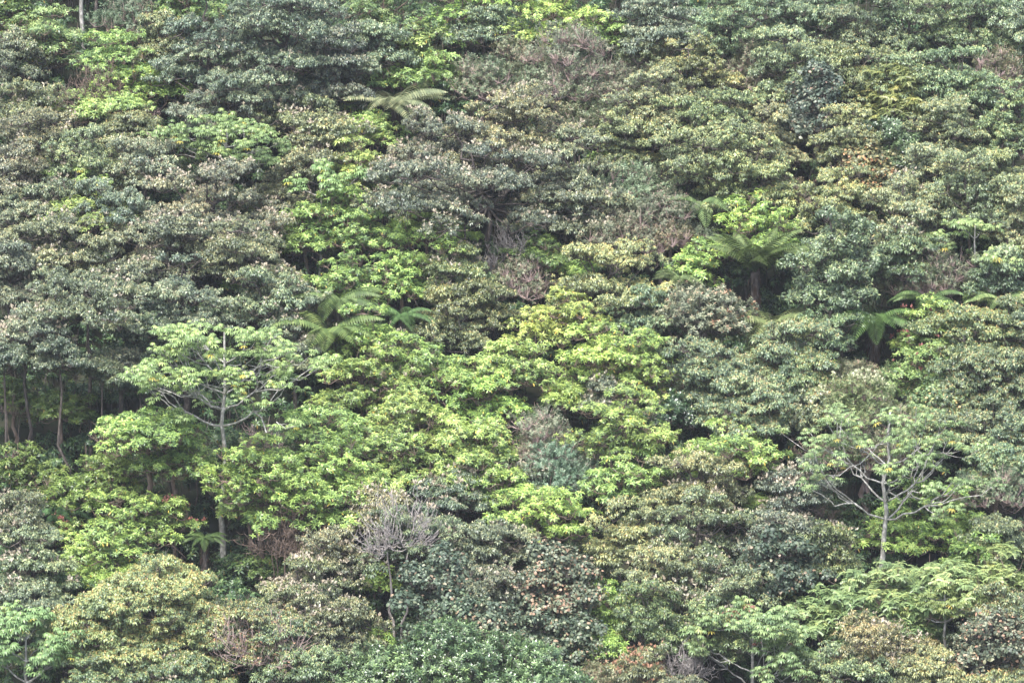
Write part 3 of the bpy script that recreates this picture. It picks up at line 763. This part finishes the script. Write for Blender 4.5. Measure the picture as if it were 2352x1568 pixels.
('fine', 1420, 480, 200, 90, 220, 'pale pinkish shrub above the light olive dome', dict(col=(1.25, 1.1, 1.1))),
('fine', 1540, 505, 150, 70, 200, 'reddish-brown twiggy shrub right of the pale pinkish shrub', dict(col=(1, .72, .68), sp=dict(nr=12, tw=13, twr=1.5))),
('fern', 1610, 425, 190, 60, 225, 'tree fern with pale arching fronds at the foot of the bare trunk', dict(n=10, droop=1.5, col=(.9, .95, .9))),
('fern', 1690, 400, 150, 60, 180, 'dull tree fern right of the bare trunk', dict(n=9, droop=1.4, col=(.75, .85, .8))),
('olive', 1400, 540, 270, 150, 310, 'light olive dome-shaped tree right of centre', dict(col=(1.1, 1.08, .95), tofs=.05)),
('olive', 1470, 640, 200, 110, 250, 'grey-olive tree under the light olive dome', dict(col=(.8, .92, .95))),
('lime', 1740, 455, 250, 120, 260, 'bright green tree above the V-shaped tree fern', dict(col=(1.1, 1.08, .95))),
('lime', 1600, 545, 140, 100, 210, 'bright green tree left of the V-shaped tree fern', dict(col=(1, 1.05, .95))),
('fern', 1735, 560, 250, 130, 260, 'V-shaped tree fern with upright dark fronds, right of centre', dict(n=16, up=.5, droop=1.25, tr=.16, col=(.65, .75, .55), skirt=.6)),
('fern', 1775, 685, 270, 80, 215, 'pale yellow-green tree fern with hanging fronds below the V-shaped one', dict(n=16, droop=1.7, col=(1.1, 1.05, .95))),
('fern', 1560, 610, 120, 60, 180, 'small grey-green tree fern between two bright trees', dict(n=9, col=(.9, .9, .9))),
('broad', 1930, 470, 210, 230, 400, 'dark blue-green leafy tree wrapped in climbers, right side', dict(col=(.75, .95, .85), tofs=-.1, sp=dict(s='droop', m='grey', nr=12))),
('grey', 1910, 670, 180, 110, 240, 'dark drooping tree below the climber-wrapped tree', dict(col=(.8, 1, .9))),
('olive', 2080, 510, 200, 120, 300, 'olive-grey tree left of the slim umbrella-leaved tree of the right', dict(col=(.7, .8, .8))),
('fine', 2150, 560, 180, 110, 260, 'purplish brown twiggy tree behind the pale slim trunk at right', dict(col=(.85, .8, .75), sp=dict(nr=14, tw=13, twr=1.3))),
('grey', 2290, 560, 170, 100, 260, 'dark grey tree right of the pale slim trunk', dict(col=(.9, 1.05, .95))),
('fern', 2010, 678, 240, 60, 200, 'tree fern with a thick dark skirted trunk in front of the right hollow', dict(n=12, droop=1.5, col=(.55, .68, .5), skirt=.8, tr=.2)),
('umb', 2240, 498, 200, 110, 290, 'slim umbrella-leaved tree with pale trunk at right', dict(limbs=5, forks=2, col=(1.15, 1.2, 1.05), tr=.08, sz=1.05)),
('fern', 2130, 650, 160, 50, 215, 'flat dull tree fern left of the pale slim trunk', dict(n=10, col=(.7, .85, .7))),
('fern', 2300, 648, 180, 50, 225, 'light green tree fern at the right edge', dict(n=11, col=(.95, .95, .9))),
# ---- right middle
('broad', 1620, 655, 200, 110, 270, 'rounded shiny bluish tree topped with orange young leaves', dict(col=(1.2, 1.25, 1.35), fl=('deadleaf', .22), sp=dict(s='gloss', nr=16))),
('ochre', 1790, 735, 230, 130, 260, 'ochre-olive tree under the pale hanging fern', dict(col=(.95, 1, 1))),
('ochre', 1640, 760, 240, 150, 290, 'ochre-olive tree below the shiny bluish tree', dict(col=(.85, .92, .95))),
('ochre', 1850, 800, 160, 110, 240, 'olive tree with orange tips by the dark hollow', dict(col=(.95, 1, .95))),
('ochre', 1720, 850, 260, 120, 270, 'ochre tree with scattered orange leaves above the bright right tree', dict(col=(.9, .92, .95))),
('lime', 2140, 690, 180, 110, 240, 'green tree with dark red flower heads right of the skirted fern', dict(col=(.85, .9, .8), fl=('red', .2))),
('ochre', 2230, 700, 240, 150, 290, 'large ochre-olive tree at the right, upper of the ochre group', dict(col=(1, 1, .95))),
('ochre', 2330, 670, 150, 160, 290, 'ochre tree at the right edge beside the large ochre-olive one', dict(col=(1, 1, 1))),
('lime', 2125, 790, 170, 110, 220, 'green tree with reddish heads right of the skirted fern trunk', dict(col=(.8, .88, .85), fl=('red', .12))),
('ochre', 2220, 810, 230, 120, 260, 'ochre-olive tree in the middle of the right-hand ochre group', dict(col=(.95, 1, .95))),
('ochre', 2330, 820, 170, 140, 280, 'ochre tree at the right edge with dark shade beneath', dict(col=(.9, .95, .9))),
('fine', 1950, 815, 110, 90, 170, 'small pinkish shrub left of the skirted fern trunk', dict(col=(1.3, 1.1, 1))),
('lime', 1900, 810, 90, 60, 150, 'small green sapling beside the small pinkish shrub', dict(col=(.85, .95, .8))),
('fine', 2060, 835, 80, 60, 120, 'pale green-yellow shrub at the foot of the skirted fern', dict(col=(1.1, 1.3, .9))),
('fine', 1990, 862, 200, 110, 330, 'shrub covered in pale cream blossom in front of the skirted fern', dict(name='flowering_shrub', col=(1.2, 1.3, .9), fl=('white', .9))),
('ochre', 1880, 880, 130, 100, 210, 'pale ochre tree left of the cream-blossomed shrub', dict(fl=('white', .2))),
('broad', 2150, 870, 150, 100, 220, 'leafy green tree with reddish tips right of the cream-blossomed shrub', dict(col=(1.2, 1.5, 1.1))),
('ochre', 2170, 910, 200, 90, 230, 'ochre-yellow tree just above the right-hand umbrella tree', dict(col=(1, 1, .95))),
('ochre', 2330, 930, 150, 120, 260, 'ochre tree low on the right edge above the bare-limbed twigs', dict(col=(.9, .95, 1))),
# ---- centre bright group
('lime', 850, 700, 230, 130, 270, 'green tree with pink flower heads on the upper left of the bright group', dict(col=(.85, .92, .85), fl=('cream', .05))),
('lime', 1290, 658, 260, 110, 260, 'highest yellow-green crown of the bright central group', dict(col=(1.1, 1.08, .95))),
('lime', 1400, 735, 280, 130, 290, 'yellow-green tree on the upper right of the bright central group', dict(col=(1.08, 1.06, .95))),
('lime', 1170, 760, 230, 110, 260, 'green tree in the upper middle of the bright central group', dict(col=(.95, 1, .9))),
('olive', 1010, 720, 190, 80, 200, 'brownish olive low tree behind the bright central group', dict(col=(.8, .8, .75))),
('lime', 1000, 790, 260, 110, 260, 'green tree with drooping dark leaves in the left of the bright group', dict(col=(.85, .92, .85))),
('lime', 830, 800, 230, 130, 270, 'green tree with orange flecks right of the large umbrella crown', dict(col=(.85, .9, .8), fl=('cream', .05))),
('lime', 1470, 790, 200, 120, 270, 'yellow-green tree at the right end of the bright group beside the shade', dict(col=(1.05, 1.05, .95))),
('grey', 1390, 850, 130, 80, 220, 'small bluish drooping tree among the bright central trees', dict(fl=C3)),
('lime', 1120, 850, 230, 110, 250, 'green tree left of the dark trunk gap of the bright group', dict(col=(.95, 1, .9))),
('lime', 940, 890, 280, 120, 270, 'bright tree in the middle left of the bright group', dict(col=(1, 1.02, .95))),
('lime', 740, 920, 250, 120, 270, 'bright tree right of the lowest limbs of the umbrella tree', dict(col=(1, 1.03, .95))),
('lime', 1300, 850, 110, 70, 200, 'narrow green tree right of the dark trunk gap', dict(col=(.95, 1, .9))),
('lime', 1080, 940, 250, 120, 260, 'bright tree at the heart of the lower bright group', dict(col=(1, 1.03, .95))),
('lime', 1430, 885, 220, 150, 330, 'tall bright green tree left of the deep shade right of centre', dict(col=(1.05, 1.05, .95))),
('lime', 900, 980, 270, 120, 260, 'bright tree in the lower middle of the bright group', dict(col=(1.05, 1.05, .95))),
('lime', 600, 1005, 290, 130, 350, 'bright tree hiding the trunk of the large umbrella-leaved tree', dict(col=(1.05, 1.05, .95))),
('lime', 760, 1010, 240, 130, 280, 'bright tree above the bundle of brown stems', dict(col=(1.05, 1.06, .95))),
('lime', 1060, 1020, 250, 110, 240, 'bright tree at the lower right of the bright group', dict(col=(1.02, 1.05, .95))),
('lime', 585, 1080, 170, 90, 250, 'bright drooping tree left of the bundle of brown stems', dict(col=(.98, 1, .95), stems=2)),
('lime', 680, 1090, 260, 110, 300, 'bright tree on a bundle of bare brown stems', dict(col=(1, 1.02, .95), stems=11, spread=1.3, tr=.09)),
('bare', 645, 1140, 180, 150, 270, 'dense bundle of brown hanging stems under the bright trees', dict(bark='twig', tr=.03, n1=22, n2=12)),
('lime', 820, 1080, 160, 70, 230, 'bright low tree left of the bleached dead tree', dict(col=(1, 1.02, .95))),
('fine', 1255, 935, 150, 120, 260, 'pinkish grey conical shrub amid the bright trees', dict(col=(1.2, 1.1, 1.1), sp=dict(nr=18, tw=14, twr=1.2))),
('fine', 1280, 1020, 190, 110, 240, 'blue-grey shrub below the conical pinkish one', dict(col=(1.0, 1.1, 1.2))),
('grey', 1240, 1040, 130, 80, 220, 'cream-tufted grey tree in front of the blue-grey shrub', dict(fl=C5)),
('lime', 1430, 1030, 200, 110, 250, 'mid green tree below the tall bright green tree', dict(col=(.8, .92, .85))),
('lime', 1680, 955, 270, 120, 290, 'bright green tree left of the right-hand umbrella tree', dict(col=(1.05, 1.05, .95))),
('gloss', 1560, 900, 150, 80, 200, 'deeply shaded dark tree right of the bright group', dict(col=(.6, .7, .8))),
# ---- left lower
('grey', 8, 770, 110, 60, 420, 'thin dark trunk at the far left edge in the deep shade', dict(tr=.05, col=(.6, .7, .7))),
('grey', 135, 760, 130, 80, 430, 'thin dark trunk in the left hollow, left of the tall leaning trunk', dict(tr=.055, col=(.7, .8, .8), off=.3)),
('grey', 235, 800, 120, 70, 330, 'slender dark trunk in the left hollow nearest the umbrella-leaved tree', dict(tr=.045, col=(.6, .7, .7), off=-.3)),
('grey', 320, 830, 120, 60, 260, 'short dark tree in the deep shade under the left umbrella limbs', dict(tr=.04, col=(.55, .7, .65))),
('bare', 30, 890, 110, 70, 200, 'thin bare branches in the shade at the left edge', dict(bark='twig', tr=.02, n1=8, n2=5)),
('lime', 30, 860, 130, 70, 200, 'shaded green tree at the left edge under the cream-tufted tree', dict(col=(.42, .5, .45))),  # leaf tint lowered to stand for the hollow's shade
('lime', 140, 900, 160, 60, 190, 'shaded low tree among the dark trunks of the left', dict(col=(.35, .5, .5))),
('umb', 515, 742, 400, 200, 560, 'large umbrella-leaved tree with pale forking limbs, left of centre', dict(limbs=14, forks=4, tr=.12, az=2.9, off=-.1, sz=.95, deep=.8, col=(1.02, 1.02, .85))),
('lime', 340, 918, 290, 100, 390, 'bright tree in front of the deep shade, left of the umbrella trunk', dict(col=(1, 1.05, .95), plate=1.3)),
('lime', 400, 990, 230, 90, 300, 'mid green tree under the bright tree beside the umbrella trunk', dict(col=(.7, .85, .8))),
('lime', 250, 1030, 260, 100, 210, 'shaded green tree with hanging leaves in the left hollow', dict(col=(.5, .62, .5))),  # shade of the hollow is put into the leaf tint
('lime', 40, 1020, 200, 100, 200, 'dark green tree at the left edge in the shade', dict(col=(.42, .5, .42))),  # bright-leaved kind, its tint darkened as painted shade
('lime', 170, 1075, 170, 90, 180, 'dark green low tree above the small pink flowers at left', dict(col=(.44, .52, .44))),  # dark tint here is the hollow's shade painted into the leaves
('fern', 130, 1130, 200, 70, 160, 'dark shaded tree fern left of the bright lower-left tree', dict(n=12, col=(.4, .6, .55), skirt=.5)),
('lime', 300, 1110, 250, 130, 250, 'bright tree at the lower left, upper of two', dict(col=(1.02, 1.05, .95))),
('lime', 250, 1190, 240, 120, 230, 'bright tree at the lower left, lower of two', dict(col=(.98, 1.02, .92))),
('lime', 400, 1130, 100, 80, 200, 'small tree with pink flower heads right of the two bright lower-left trees', dict(col=(.85, .8, .8), fl=('red', .2))),
('lime', 150, 1180, 60, 50, 160, 'thin pale-stemmed sapling with red flower head at lower left', dict(fl=('red', .2), bark='pale', tr=.03)),
('grey', 40, 1105, 160, 120, 260, 'grey-olive tree at the left edge with pale bare bough', dict(fl=C2, col=(1.1, 1.08, 1))),
('grey', 70, 1215, 220, 150, 290, 'cream-tufted grey tree at the lower left edge', dict(fl=C5, col=(1.05, 1.05, 1))),
('grey', 60, 1330, 220, 110, 240, 'dark grey-green tree below the cream-tufted one at the left edge', dict(col=(.95, 1.05, 1))),
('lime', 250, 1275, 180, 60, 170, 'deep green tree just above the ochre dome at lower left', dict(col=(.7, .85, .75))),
('fern', 470, 1212, 100, 80, 150, 'dark green tree fern in the black gap by the pale trunk', dict(n=11, col=(.38, .48, .36), skirt=.5)),  # frond tint darkened, partly for the shadow in the gap
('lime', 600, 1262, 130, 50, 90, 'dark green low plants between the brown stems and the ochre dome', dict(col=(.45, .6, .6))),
# ---- lower middle
('grey', 1050, 1075, 190, 90, 240, 'cream-topped dark grey tree under the bright group', dict(fl=C5, col=G2)),
('grey', 870, 1105, 190, 110, 250, 'brownish grey tree behind the bleached dead tree', dict(fl=C3, col=(1.1, 1, .9))),
('grey', 960, 1150, 240, 130, 280, 'grey tree right behind the bleached dead branches', dict(fl=C2, col=(.95, 1, .9))),
('grey', 760, 1205, 200, 120, 260, 'cream-tufted grey tree right of the brown stems', dict(fl=C5, col=(1.1, 1.02, .95))),
('grey', 1130, 1180, 230, 110, 270, 'grey tree left of the lower bright tree', dict(fl=C2, col=(1.05, 1.05, 1))),
('lime', 1235, 1095, 260, 130, 280, 'bright green tree above the red-brown tree, lower centre', dict(col=(1.03, 1.06, .93))),
('lime', 1160, 1060, 130, 90, 240, 'bright tree wedged between cream-topped tree and blue-grey shrub', dict(col=(1, 1.04, .93))),
('bare', 915, 1138, 210, 140, 350, 'bleached dead tree with curling bare branches, lower centre', dict(bark='silver', tr=.055, n1=20, n2=8)),
('lime', 860, 1290, 110, 60, 140, 'green sapling between the pale dead stems', dict(col=(.9, 1, .85))),
('broad', 1020, 1260, 230, 130, 260, 'shaded broad-leaved tree beside the dark straight trunk, lower centre', dict(col=(.75, .9, .95), tofs=-.12)),
('grey', 1110, 1290, 230, 110, 260, 'grey tree left of the red-brown tree', dict(fl=C2)),
('broad', 1275, 1238, 210, 170, 330, 'red-brown and silvery broad-leaved tree, lower centre', dict(col=(.95, 1, 1.1), tofs=.09)),
('grey', 700, 1290, 220, 120, 260, 'cream-tufted grey tree right of the ochre dome top', dict(fl=C5, col=(1.1, 1.02, .95))),
('grey', 760, 1340, 230, 140, 280, 'brownish grey tree left of the bleached trunks', dict(fl=C3, col=(1, .98, .9))),
('broad', 1050, 1355, 200, 110, 220, 'dark large-leaved tree above the blue-green bush', dict(col=(.8, 1, 1), tofs=-.12)),
('broad', 1150, 1360, 200, 130, 240, 'dark broad-leaved tree below the grey ones left of the red-brown tree', dict(col=(.75, .85, .9), tofs=-.12)),
('broad', 1300, 1390, 190, 130, 240, 'shaded tree under the red-brown tree', dict(col=(.75, .85, .85), tofs=-.1)),
('lime', 860, 1430, 100, 70, 150, 'green and yellow drooping sapling at the foot of the bleached trunks', dict(col=(.8, .85, .7))),
('ochre', 370, 1275, 420, 160, 360, 'ochre-tipped dome tree, upper crown of the lower left', dict(deep=.95, tofs=.1, col=(1.0, .98, .88))),
('ochre', 540, 1350, 300, 150, 320, 'ochre-tipped tree forming the right slope of the lower-left dome', dict(tofs=.08, col=(.98, .98, .88))),
('ochre', 220, 1360, 280, 150, 330, 'ochre-tipped tree forming the left slope of the lower-left dome', dict(tofs=.09, col=(.98, .98, .88))),
('ochre', 660, 1400, 190, 130, 300, 'ochre-olive tree tailing off right of the reddish dead twigs', dict(col=(.9, .98, .92))),
('ochre', 400, 1430, 270, 130, 300, 'ochre-tipped tree in the middle of the lower-left dome', dict(tofs=.07, col=(.97, .98, .88))),
('ochre', 250, 1460, 230, 120, 290, 'ochre-tipped tree near the bottom edge at left', dict(tofs=.07, col=(.97, .98, .88))),
('ochre', 400, 1500, 280, 110, 280, 'cream-tufted ochre tree cut by the bottom edge at left', dict(fl=C3, col=(.95, 1, 1))),
('olive', 700, 1480, 200, 120, 280, 'grey-green tree between dome and blue-green bush at the bottom', dict(col=(.75, .9, .9))),
('umb', 60, 1405, 220, 140, 330, 'umbrella-leaved tree in the bottom left corner', dict(limbs=9, forks=3, col=(.9, 1.0, .9), sz=1.0)),
('bare', 585, 1415, 250, 130, 350, 'leafless shrub with dry red-brown leaves, lower left', dict(bark='pink', tr=.045, n1=24, n2=11, dry=.35, stems=1, off=.9)),
('gloss', 1060, 1440, 380, 130, 320, 'broad dark blue-green glossy tree at the middle of the bottom edge', dict(plate=1.2)),
('gloss', 860, 1490, 230, 120, 280, 'glossy blue-green tree on the left of the bottom-edge group', dict(plate=1.1)),
('gloss', 1240, 1490, 250, 120, 280, 'glossy grey-green tree on the right of the bottom-edge group', dict(plate=1.1, col=(1.15, 1.15, 1.2))),
# ---- lower right
('grey', 1610, 1020, 220, 130, 300, 'grey-olive tree below the bright green tree of the right centre', dict(fl=C2, col=(1.15, 1.05, .85), tofs=.08)),
('grey', 1830, 1055, 170, 110, 260, 'bluish grey cream-tufted tree left of the bare-limbed umbrella tree', dict(fl=C5, col=(.9, .95, 1.15))),
('fern', 1770, 1120, 130, 60, 170, 'lime green tree fern glimpsed behind grey boughs at right', dict(n=10, col=(1.1, 1.1, .9))),
('olive', 1450, 1130, 220, 140, 300, 'olive tree left in the lower right slope beside the dark cleft', dict(col=(1, 1, .9), tofs=.05)),
('olive', 1600, 1130, 250, 150, 310, 'olive drooping tree in the middle of the lower right slope', dict(col=(.85, .88, .85), fl=C2)),
('grey', 1790, 1160, 180, 110, 260, 'bluish grey tree with pale leaves above the dark cleft at right', dict(fl=C2, col=G1)),
('olive', 1530, 1230, 260, 140, 300, 'grey-olive tree with tiers in the lower right slope', dict(col=(.85, .9, .85), fl=C2)),
('olive', 1660, 1270, 240, 140, 300, 'cream-tufted olive tree left of the dark cleft with heart-shaped leaves', dict(col=(.85, .9, .85), fl=C5)),
('broad', 1790, 1215, 190, 150, 280, 'dark bluish tree of the cleft left of the pale umbrella trunk', dict(col=(.8, .95, 1.1), tofs=-.12)),
('broad', 1765, 1275, 120, 100, 180, 'yellow-green climber-covered bush with heart-shaped leaves in the cleft', dict(col=(1.3, 1.6, .8), tofs=.05)),
('lime', 1400, 1345, 110, 100, 210, 'bright green sapling right of the red-brown tree', dict(col=(.85, 1, .8))),
('lime', 1390, 1440, 140, 110, 200, 'green tree at the bottom right of the red-brown tree', dict(col=(.85, .98, .85))),
('olive', 1500, 1340, 200, 120, 270, 'olive tree right of the bright green sapling', dict(col=(.85, .95, .9))),
('olive', 1610, 1370, 240, 130, 280, 'brownish olive tree left of the red-leaved umbrella tree', dict(col=(.8, .85, .8), fl=C2)),
('lime', 2170, 1110, 220, 120, 215, 'mid green tree right of the pale umbrella trunk', dict(col=(.85, .95, .85))),
('lime', 2050, 1160, 180, 90, 140, 'green drooping tree directly behind the pale umbrella trunk', dict(col=(.8, .9, .8))),
('olive', 1890, 1190, 170, 110, 260, 'olive tree left of the pale umbrella trunk', dict(col=(.95, 1, .9), fl=C2)),
('fine', 2290, 1060, 170, 100, 250, 'grey twiggy shrub right of the bare umbrella limbs', dict(col=(1, 1, .95), sp=dict(nr=15, tw=12, twr=1.3))),
('olive', 2290, 1150, 160, 120, 260, 'olive-grey tree at the right edge below the twiggy shrub', dict(col=(.95, 1, .95))),
('lime', 2240, 1210, 130, 90, 210, 'pale green tree between right edge and feather-leaved trees', dict(col=(.85, 1, .9))),
('fine', 1990, 980, 220, 90, 230, 'pinkish grey shrub seen through the umbrella limbs at right', dict(col=(1.2, 1.05, 1), sp=dict(nr=14, tw=12, twr=1.3))),
('ochre', 2300, 1010, 160, 100, 260, 'olive tree at the right edge beside the umbrella limbs', dict(col=(.8, .9, .95))),
('umb', 2045, 925, 430, 230, 440, 'bare-limbed umbrella-leaved tree with a pale trunk, right side', dict(limbs=13, forks=4, tr=.115, az=1.2, off=-.4, sz=.88, sub=.5, more=1, col=(.95, 1.05, .95))),
('feather', 2020, 1310, 200, 135, 230, 'feather-leaved pale green tree at the foot of the pale umbrella trunk', {}),
('feather', 2170, 1275, 210, 135, 240, 'feather-leaved tree right of the pale umbrella trunk', {}),
('feather', 1920, 1340, 180, 125, 210, 'feather-leaved tree left of the pale umbrella trunk foot', {}),
('feather', 2300, 1270, 160, 135, 240, 'feather-leaved tree at the right edge with yellow leaves', dict(col=(1.1, 1.05, .9))),
('feather', 2090, 1350, 210, 125, 210, 'feather-leaved tree lowest of the pale green group', {}),
('ochre', 2310, 1340, 170, 110, 250, 'olive tree with reddish tips at the lower right edge', dict(col=(.9, .9, .85))),
('umb', 2170, 1345, 170, 70, 260, 'small olive umbrella-leaved tree with dark stem, lower right', dict(limbs=5, forks=2, col=(.9, .85, .7), sz=.9)),
('grey', 2010, 1395, 250, 130, 290, 'brownish cream-tufted tree with dark bough, lower right', dict(fl=C3, col=(1.2, 1.05, .85), tofs=.1)),
('umb', 1730, 1395, 290, 160, 320, 'umbrella-leaved tree with some red leaves near the bottom right', dict(limbs=12, forks=4, more=1, redleaf=14, col=(.9, .98, .95), sz=1.0)),
('broad', 2290, 1390, 210, 150, 280, 'dark bluish broad-leaved tree in the lower right corner', dict(col=(.95, 1.0, 1.15))),
('olive', 1960, 1480, 240, 110, 260, 'olive tree cut by the bottom edge right of the red-leaved umbrella tree', dict(col=(.9, .95, .9))),
('olive', 2130, 1480, 200, 110, 260, 'brownish olive tree at the bottom edge near the right corner', dict(col=(.95, .92, .8))),
('ochre', 2290, 1530, 200, 90, 240, 'ochre-leaved tree cut by the bottom right corner', dict(col=(1, 1, .9))),
('bare', 1560, 1470, 170, 110, 210, 'grey bare twigs near the bottom edge right of centre', dict(bark='silver', tr=.03, n1=16, n2=11)),
('grey', 1460, 1490, 160, 90, 230, 'reddish-tufted low tree at the bottom edge right of centre', dict(fl=('deadleaf', .3), col=W1)),
('fine', 1400, 1530, 200, 60, 180, 'brown low shrub on the bottom edge right of the glossy trees', dict(col=(1.1, .95, .85))),
('grey', 1560, 1545, 200, 60, 200, 'grey low tree on the bottom edge under the bare twigs', dict()),
]
# saplings and small leafless bushes poking out between the crowns
for x, y, w in (
    (140, 225, 'under the brown twiggy bush at top left'),
    (700, 130, 'on the right flank of the large dark tree at the top'),
    (830, 205, 'just left of the upper tree fern'),
    (1015, 140, 'above the right-hand fronds of the upper tree fern'),
    (1390, 335, 'right of the central grey group, behind its right shoulder'),
    (1425, 420, 'between the central grey tree and the fine grey-green shrub'),
    (640, 480, 'on the lower right side of the pink-tufted grey tree'),
    (1905, 560, 'on the left face of the dark climber-wrapped tree'),
    (1960, 600, 'low on the dark climber-wrapped tree'),
    (2335, 560, 'at the right edge beside the slim umbrella-leaved tree'),
    (450, 1020, 'left of the trunk of the large umbrella-leaved tree'),
    (720, 1235, 'right of the bundle of brown stems'),
    (1330, 590, 'left of the light olive dome right of centre'),
    (1430, 1385, 'right of the red-brown tree, lower centre'),
    (1745, 1130, 'beside the glimpsed lime fern, lower right'),
    (2105, 1100, 'among the right limbs of the bare-limbed umbrella tree'),
    (2210, 1170, 'right of the pale trunk of the bare-limbed tree'),
    (1850, 560, 'between the V-shaped fern and the climber-wrapped tree'),
    (1690, 420, 'right of the long bare trunk, below its crown'),
    (60, 1190, 'between two grey trees on the lower left edge'),
    (1240, 560, 'in the grey bare twigs near the centre'),
    (560, 620, 'in the dark grey trees above the large umbrella crown'),
    (2260, 640, 'at the foot of the slim pale trunk at right'),
):
    T.append(('lime', x, y, 75, 45, 170, 'small bright green sapling ' + w, dict(name='sapling', cat='sapling', col=(.85, .95, .85), tr=.025, grp='small bright green saplings')))
for x, y, w in (
    (60, 215, 'on the left edge under the top left trees'),
    (335, 215, 'under the umbrella-topped bright tree at top left'),
    (1155, 100, 'below the flat-topped tree at the top'),
    (1395, 300, 'at the lower right of the large pinkish shrub'),
    (1330, 245, 'in the olive drooping shrub near the top'),
    (1560, 465, 'on the purplish grey shrub right of centre'),
    (1245, 570, 'right of the tangle of bare twigs at the centre'),
    (1110, 600, 'beside the brownish olive tree, centre left'),
    (2130, 520, 'above the purplish brown twiggy tree at right'),
    (2195, 590, 'left of the slim pale trunk at right'),
    (2330, 1180, 'on the right edge above the feather-leaved trees'),
    (2300, 1120, 'right of the bare umbrella limbs'),
    (300, 950, 'behind the bright tree of the left hollow'),
    (595, 965, 'just right of the large umbrella tree trunk'),
    (635, 1005, 'among the bright trees right of the umbrella trunk'),
    (1890, 1140, 'left of the pale trunk of the bare-limbed tree'),
    (1870, 985, 'left of the bare-limbed umbrella crown'),
    (2285, 235, 'under the brown twiggy tree at upper right'),
    (1500, 1500, 'on the bottom edge right of centre'),
    (1690, 340, 'in the crown right of the long bare trunk'),
    (480, 470, 'under the pink-tufted grey tree'),
    (100, 500, 'in the grey trees of the left edge'),
):
    T.append(('bare', x, y, 105, 70, 170, 'small leafless bush ' + w, dict(name='twiggy_bush', cat='bush', bark='pink' if x % 2 else 'twig', tr=.02, n1=9, n2=7, grp='small leafless bushes')))
import time as _t
_t0 = _t.time()
for i, row in enumerate(T):
    plant(i, *row)
print("trees", len(T), "in", round(_t.time() - _t0, 1), "s", sum(len(m.polygons) for m in bpy.data.meshes) // 1000, "k faces")

# ------------------------------------------------------------------ thin air haze over the valley
def build_haze():
    x0, x1, y0, y1, z0, z1 = -174, 174, -64, 464, -36, 110
    V = [(x, y, z) for z in (z0, z1) for y in (y0, y1) for x in (x0, x1)]
    F = [(0, 2, 3), (0, 3, 1), (4, 5, 7), (4, 7, 6), (0, 1, 5), (0, 5, 4), (2, 6, 7), (2, 7, 3), (0, 4, 6), (0, 6, 2), (1, 3, 7), (1, 7, 5)]
    m = bpy.data.materials.new('haze'); m.use_nodes = True
    nt = m.node_tree; nt.nodes.remove(nt.nodes["Principled BSDF"])
    v = nt.nodes.new("ShaderNodeVolumePrincipled")
    v.inputs["Color"].default_value = (.9, .94, 1, 1)
    v.inputs["Density"].default_value = HAZE
    v.inputs["Anisotropy"].default_value = .2
    nt.links.new(v.outputs[0], nt.nodes["Material Output"].inputs["Volume"])
    h = mesh_obj('haze', V, F, [m]); h['kind'] = 'stuff'
    h['label'] = 'thin pale air haze between the viewer and the slope'; h['category'] = 'haze'
HAZE = .00014
build_haze()
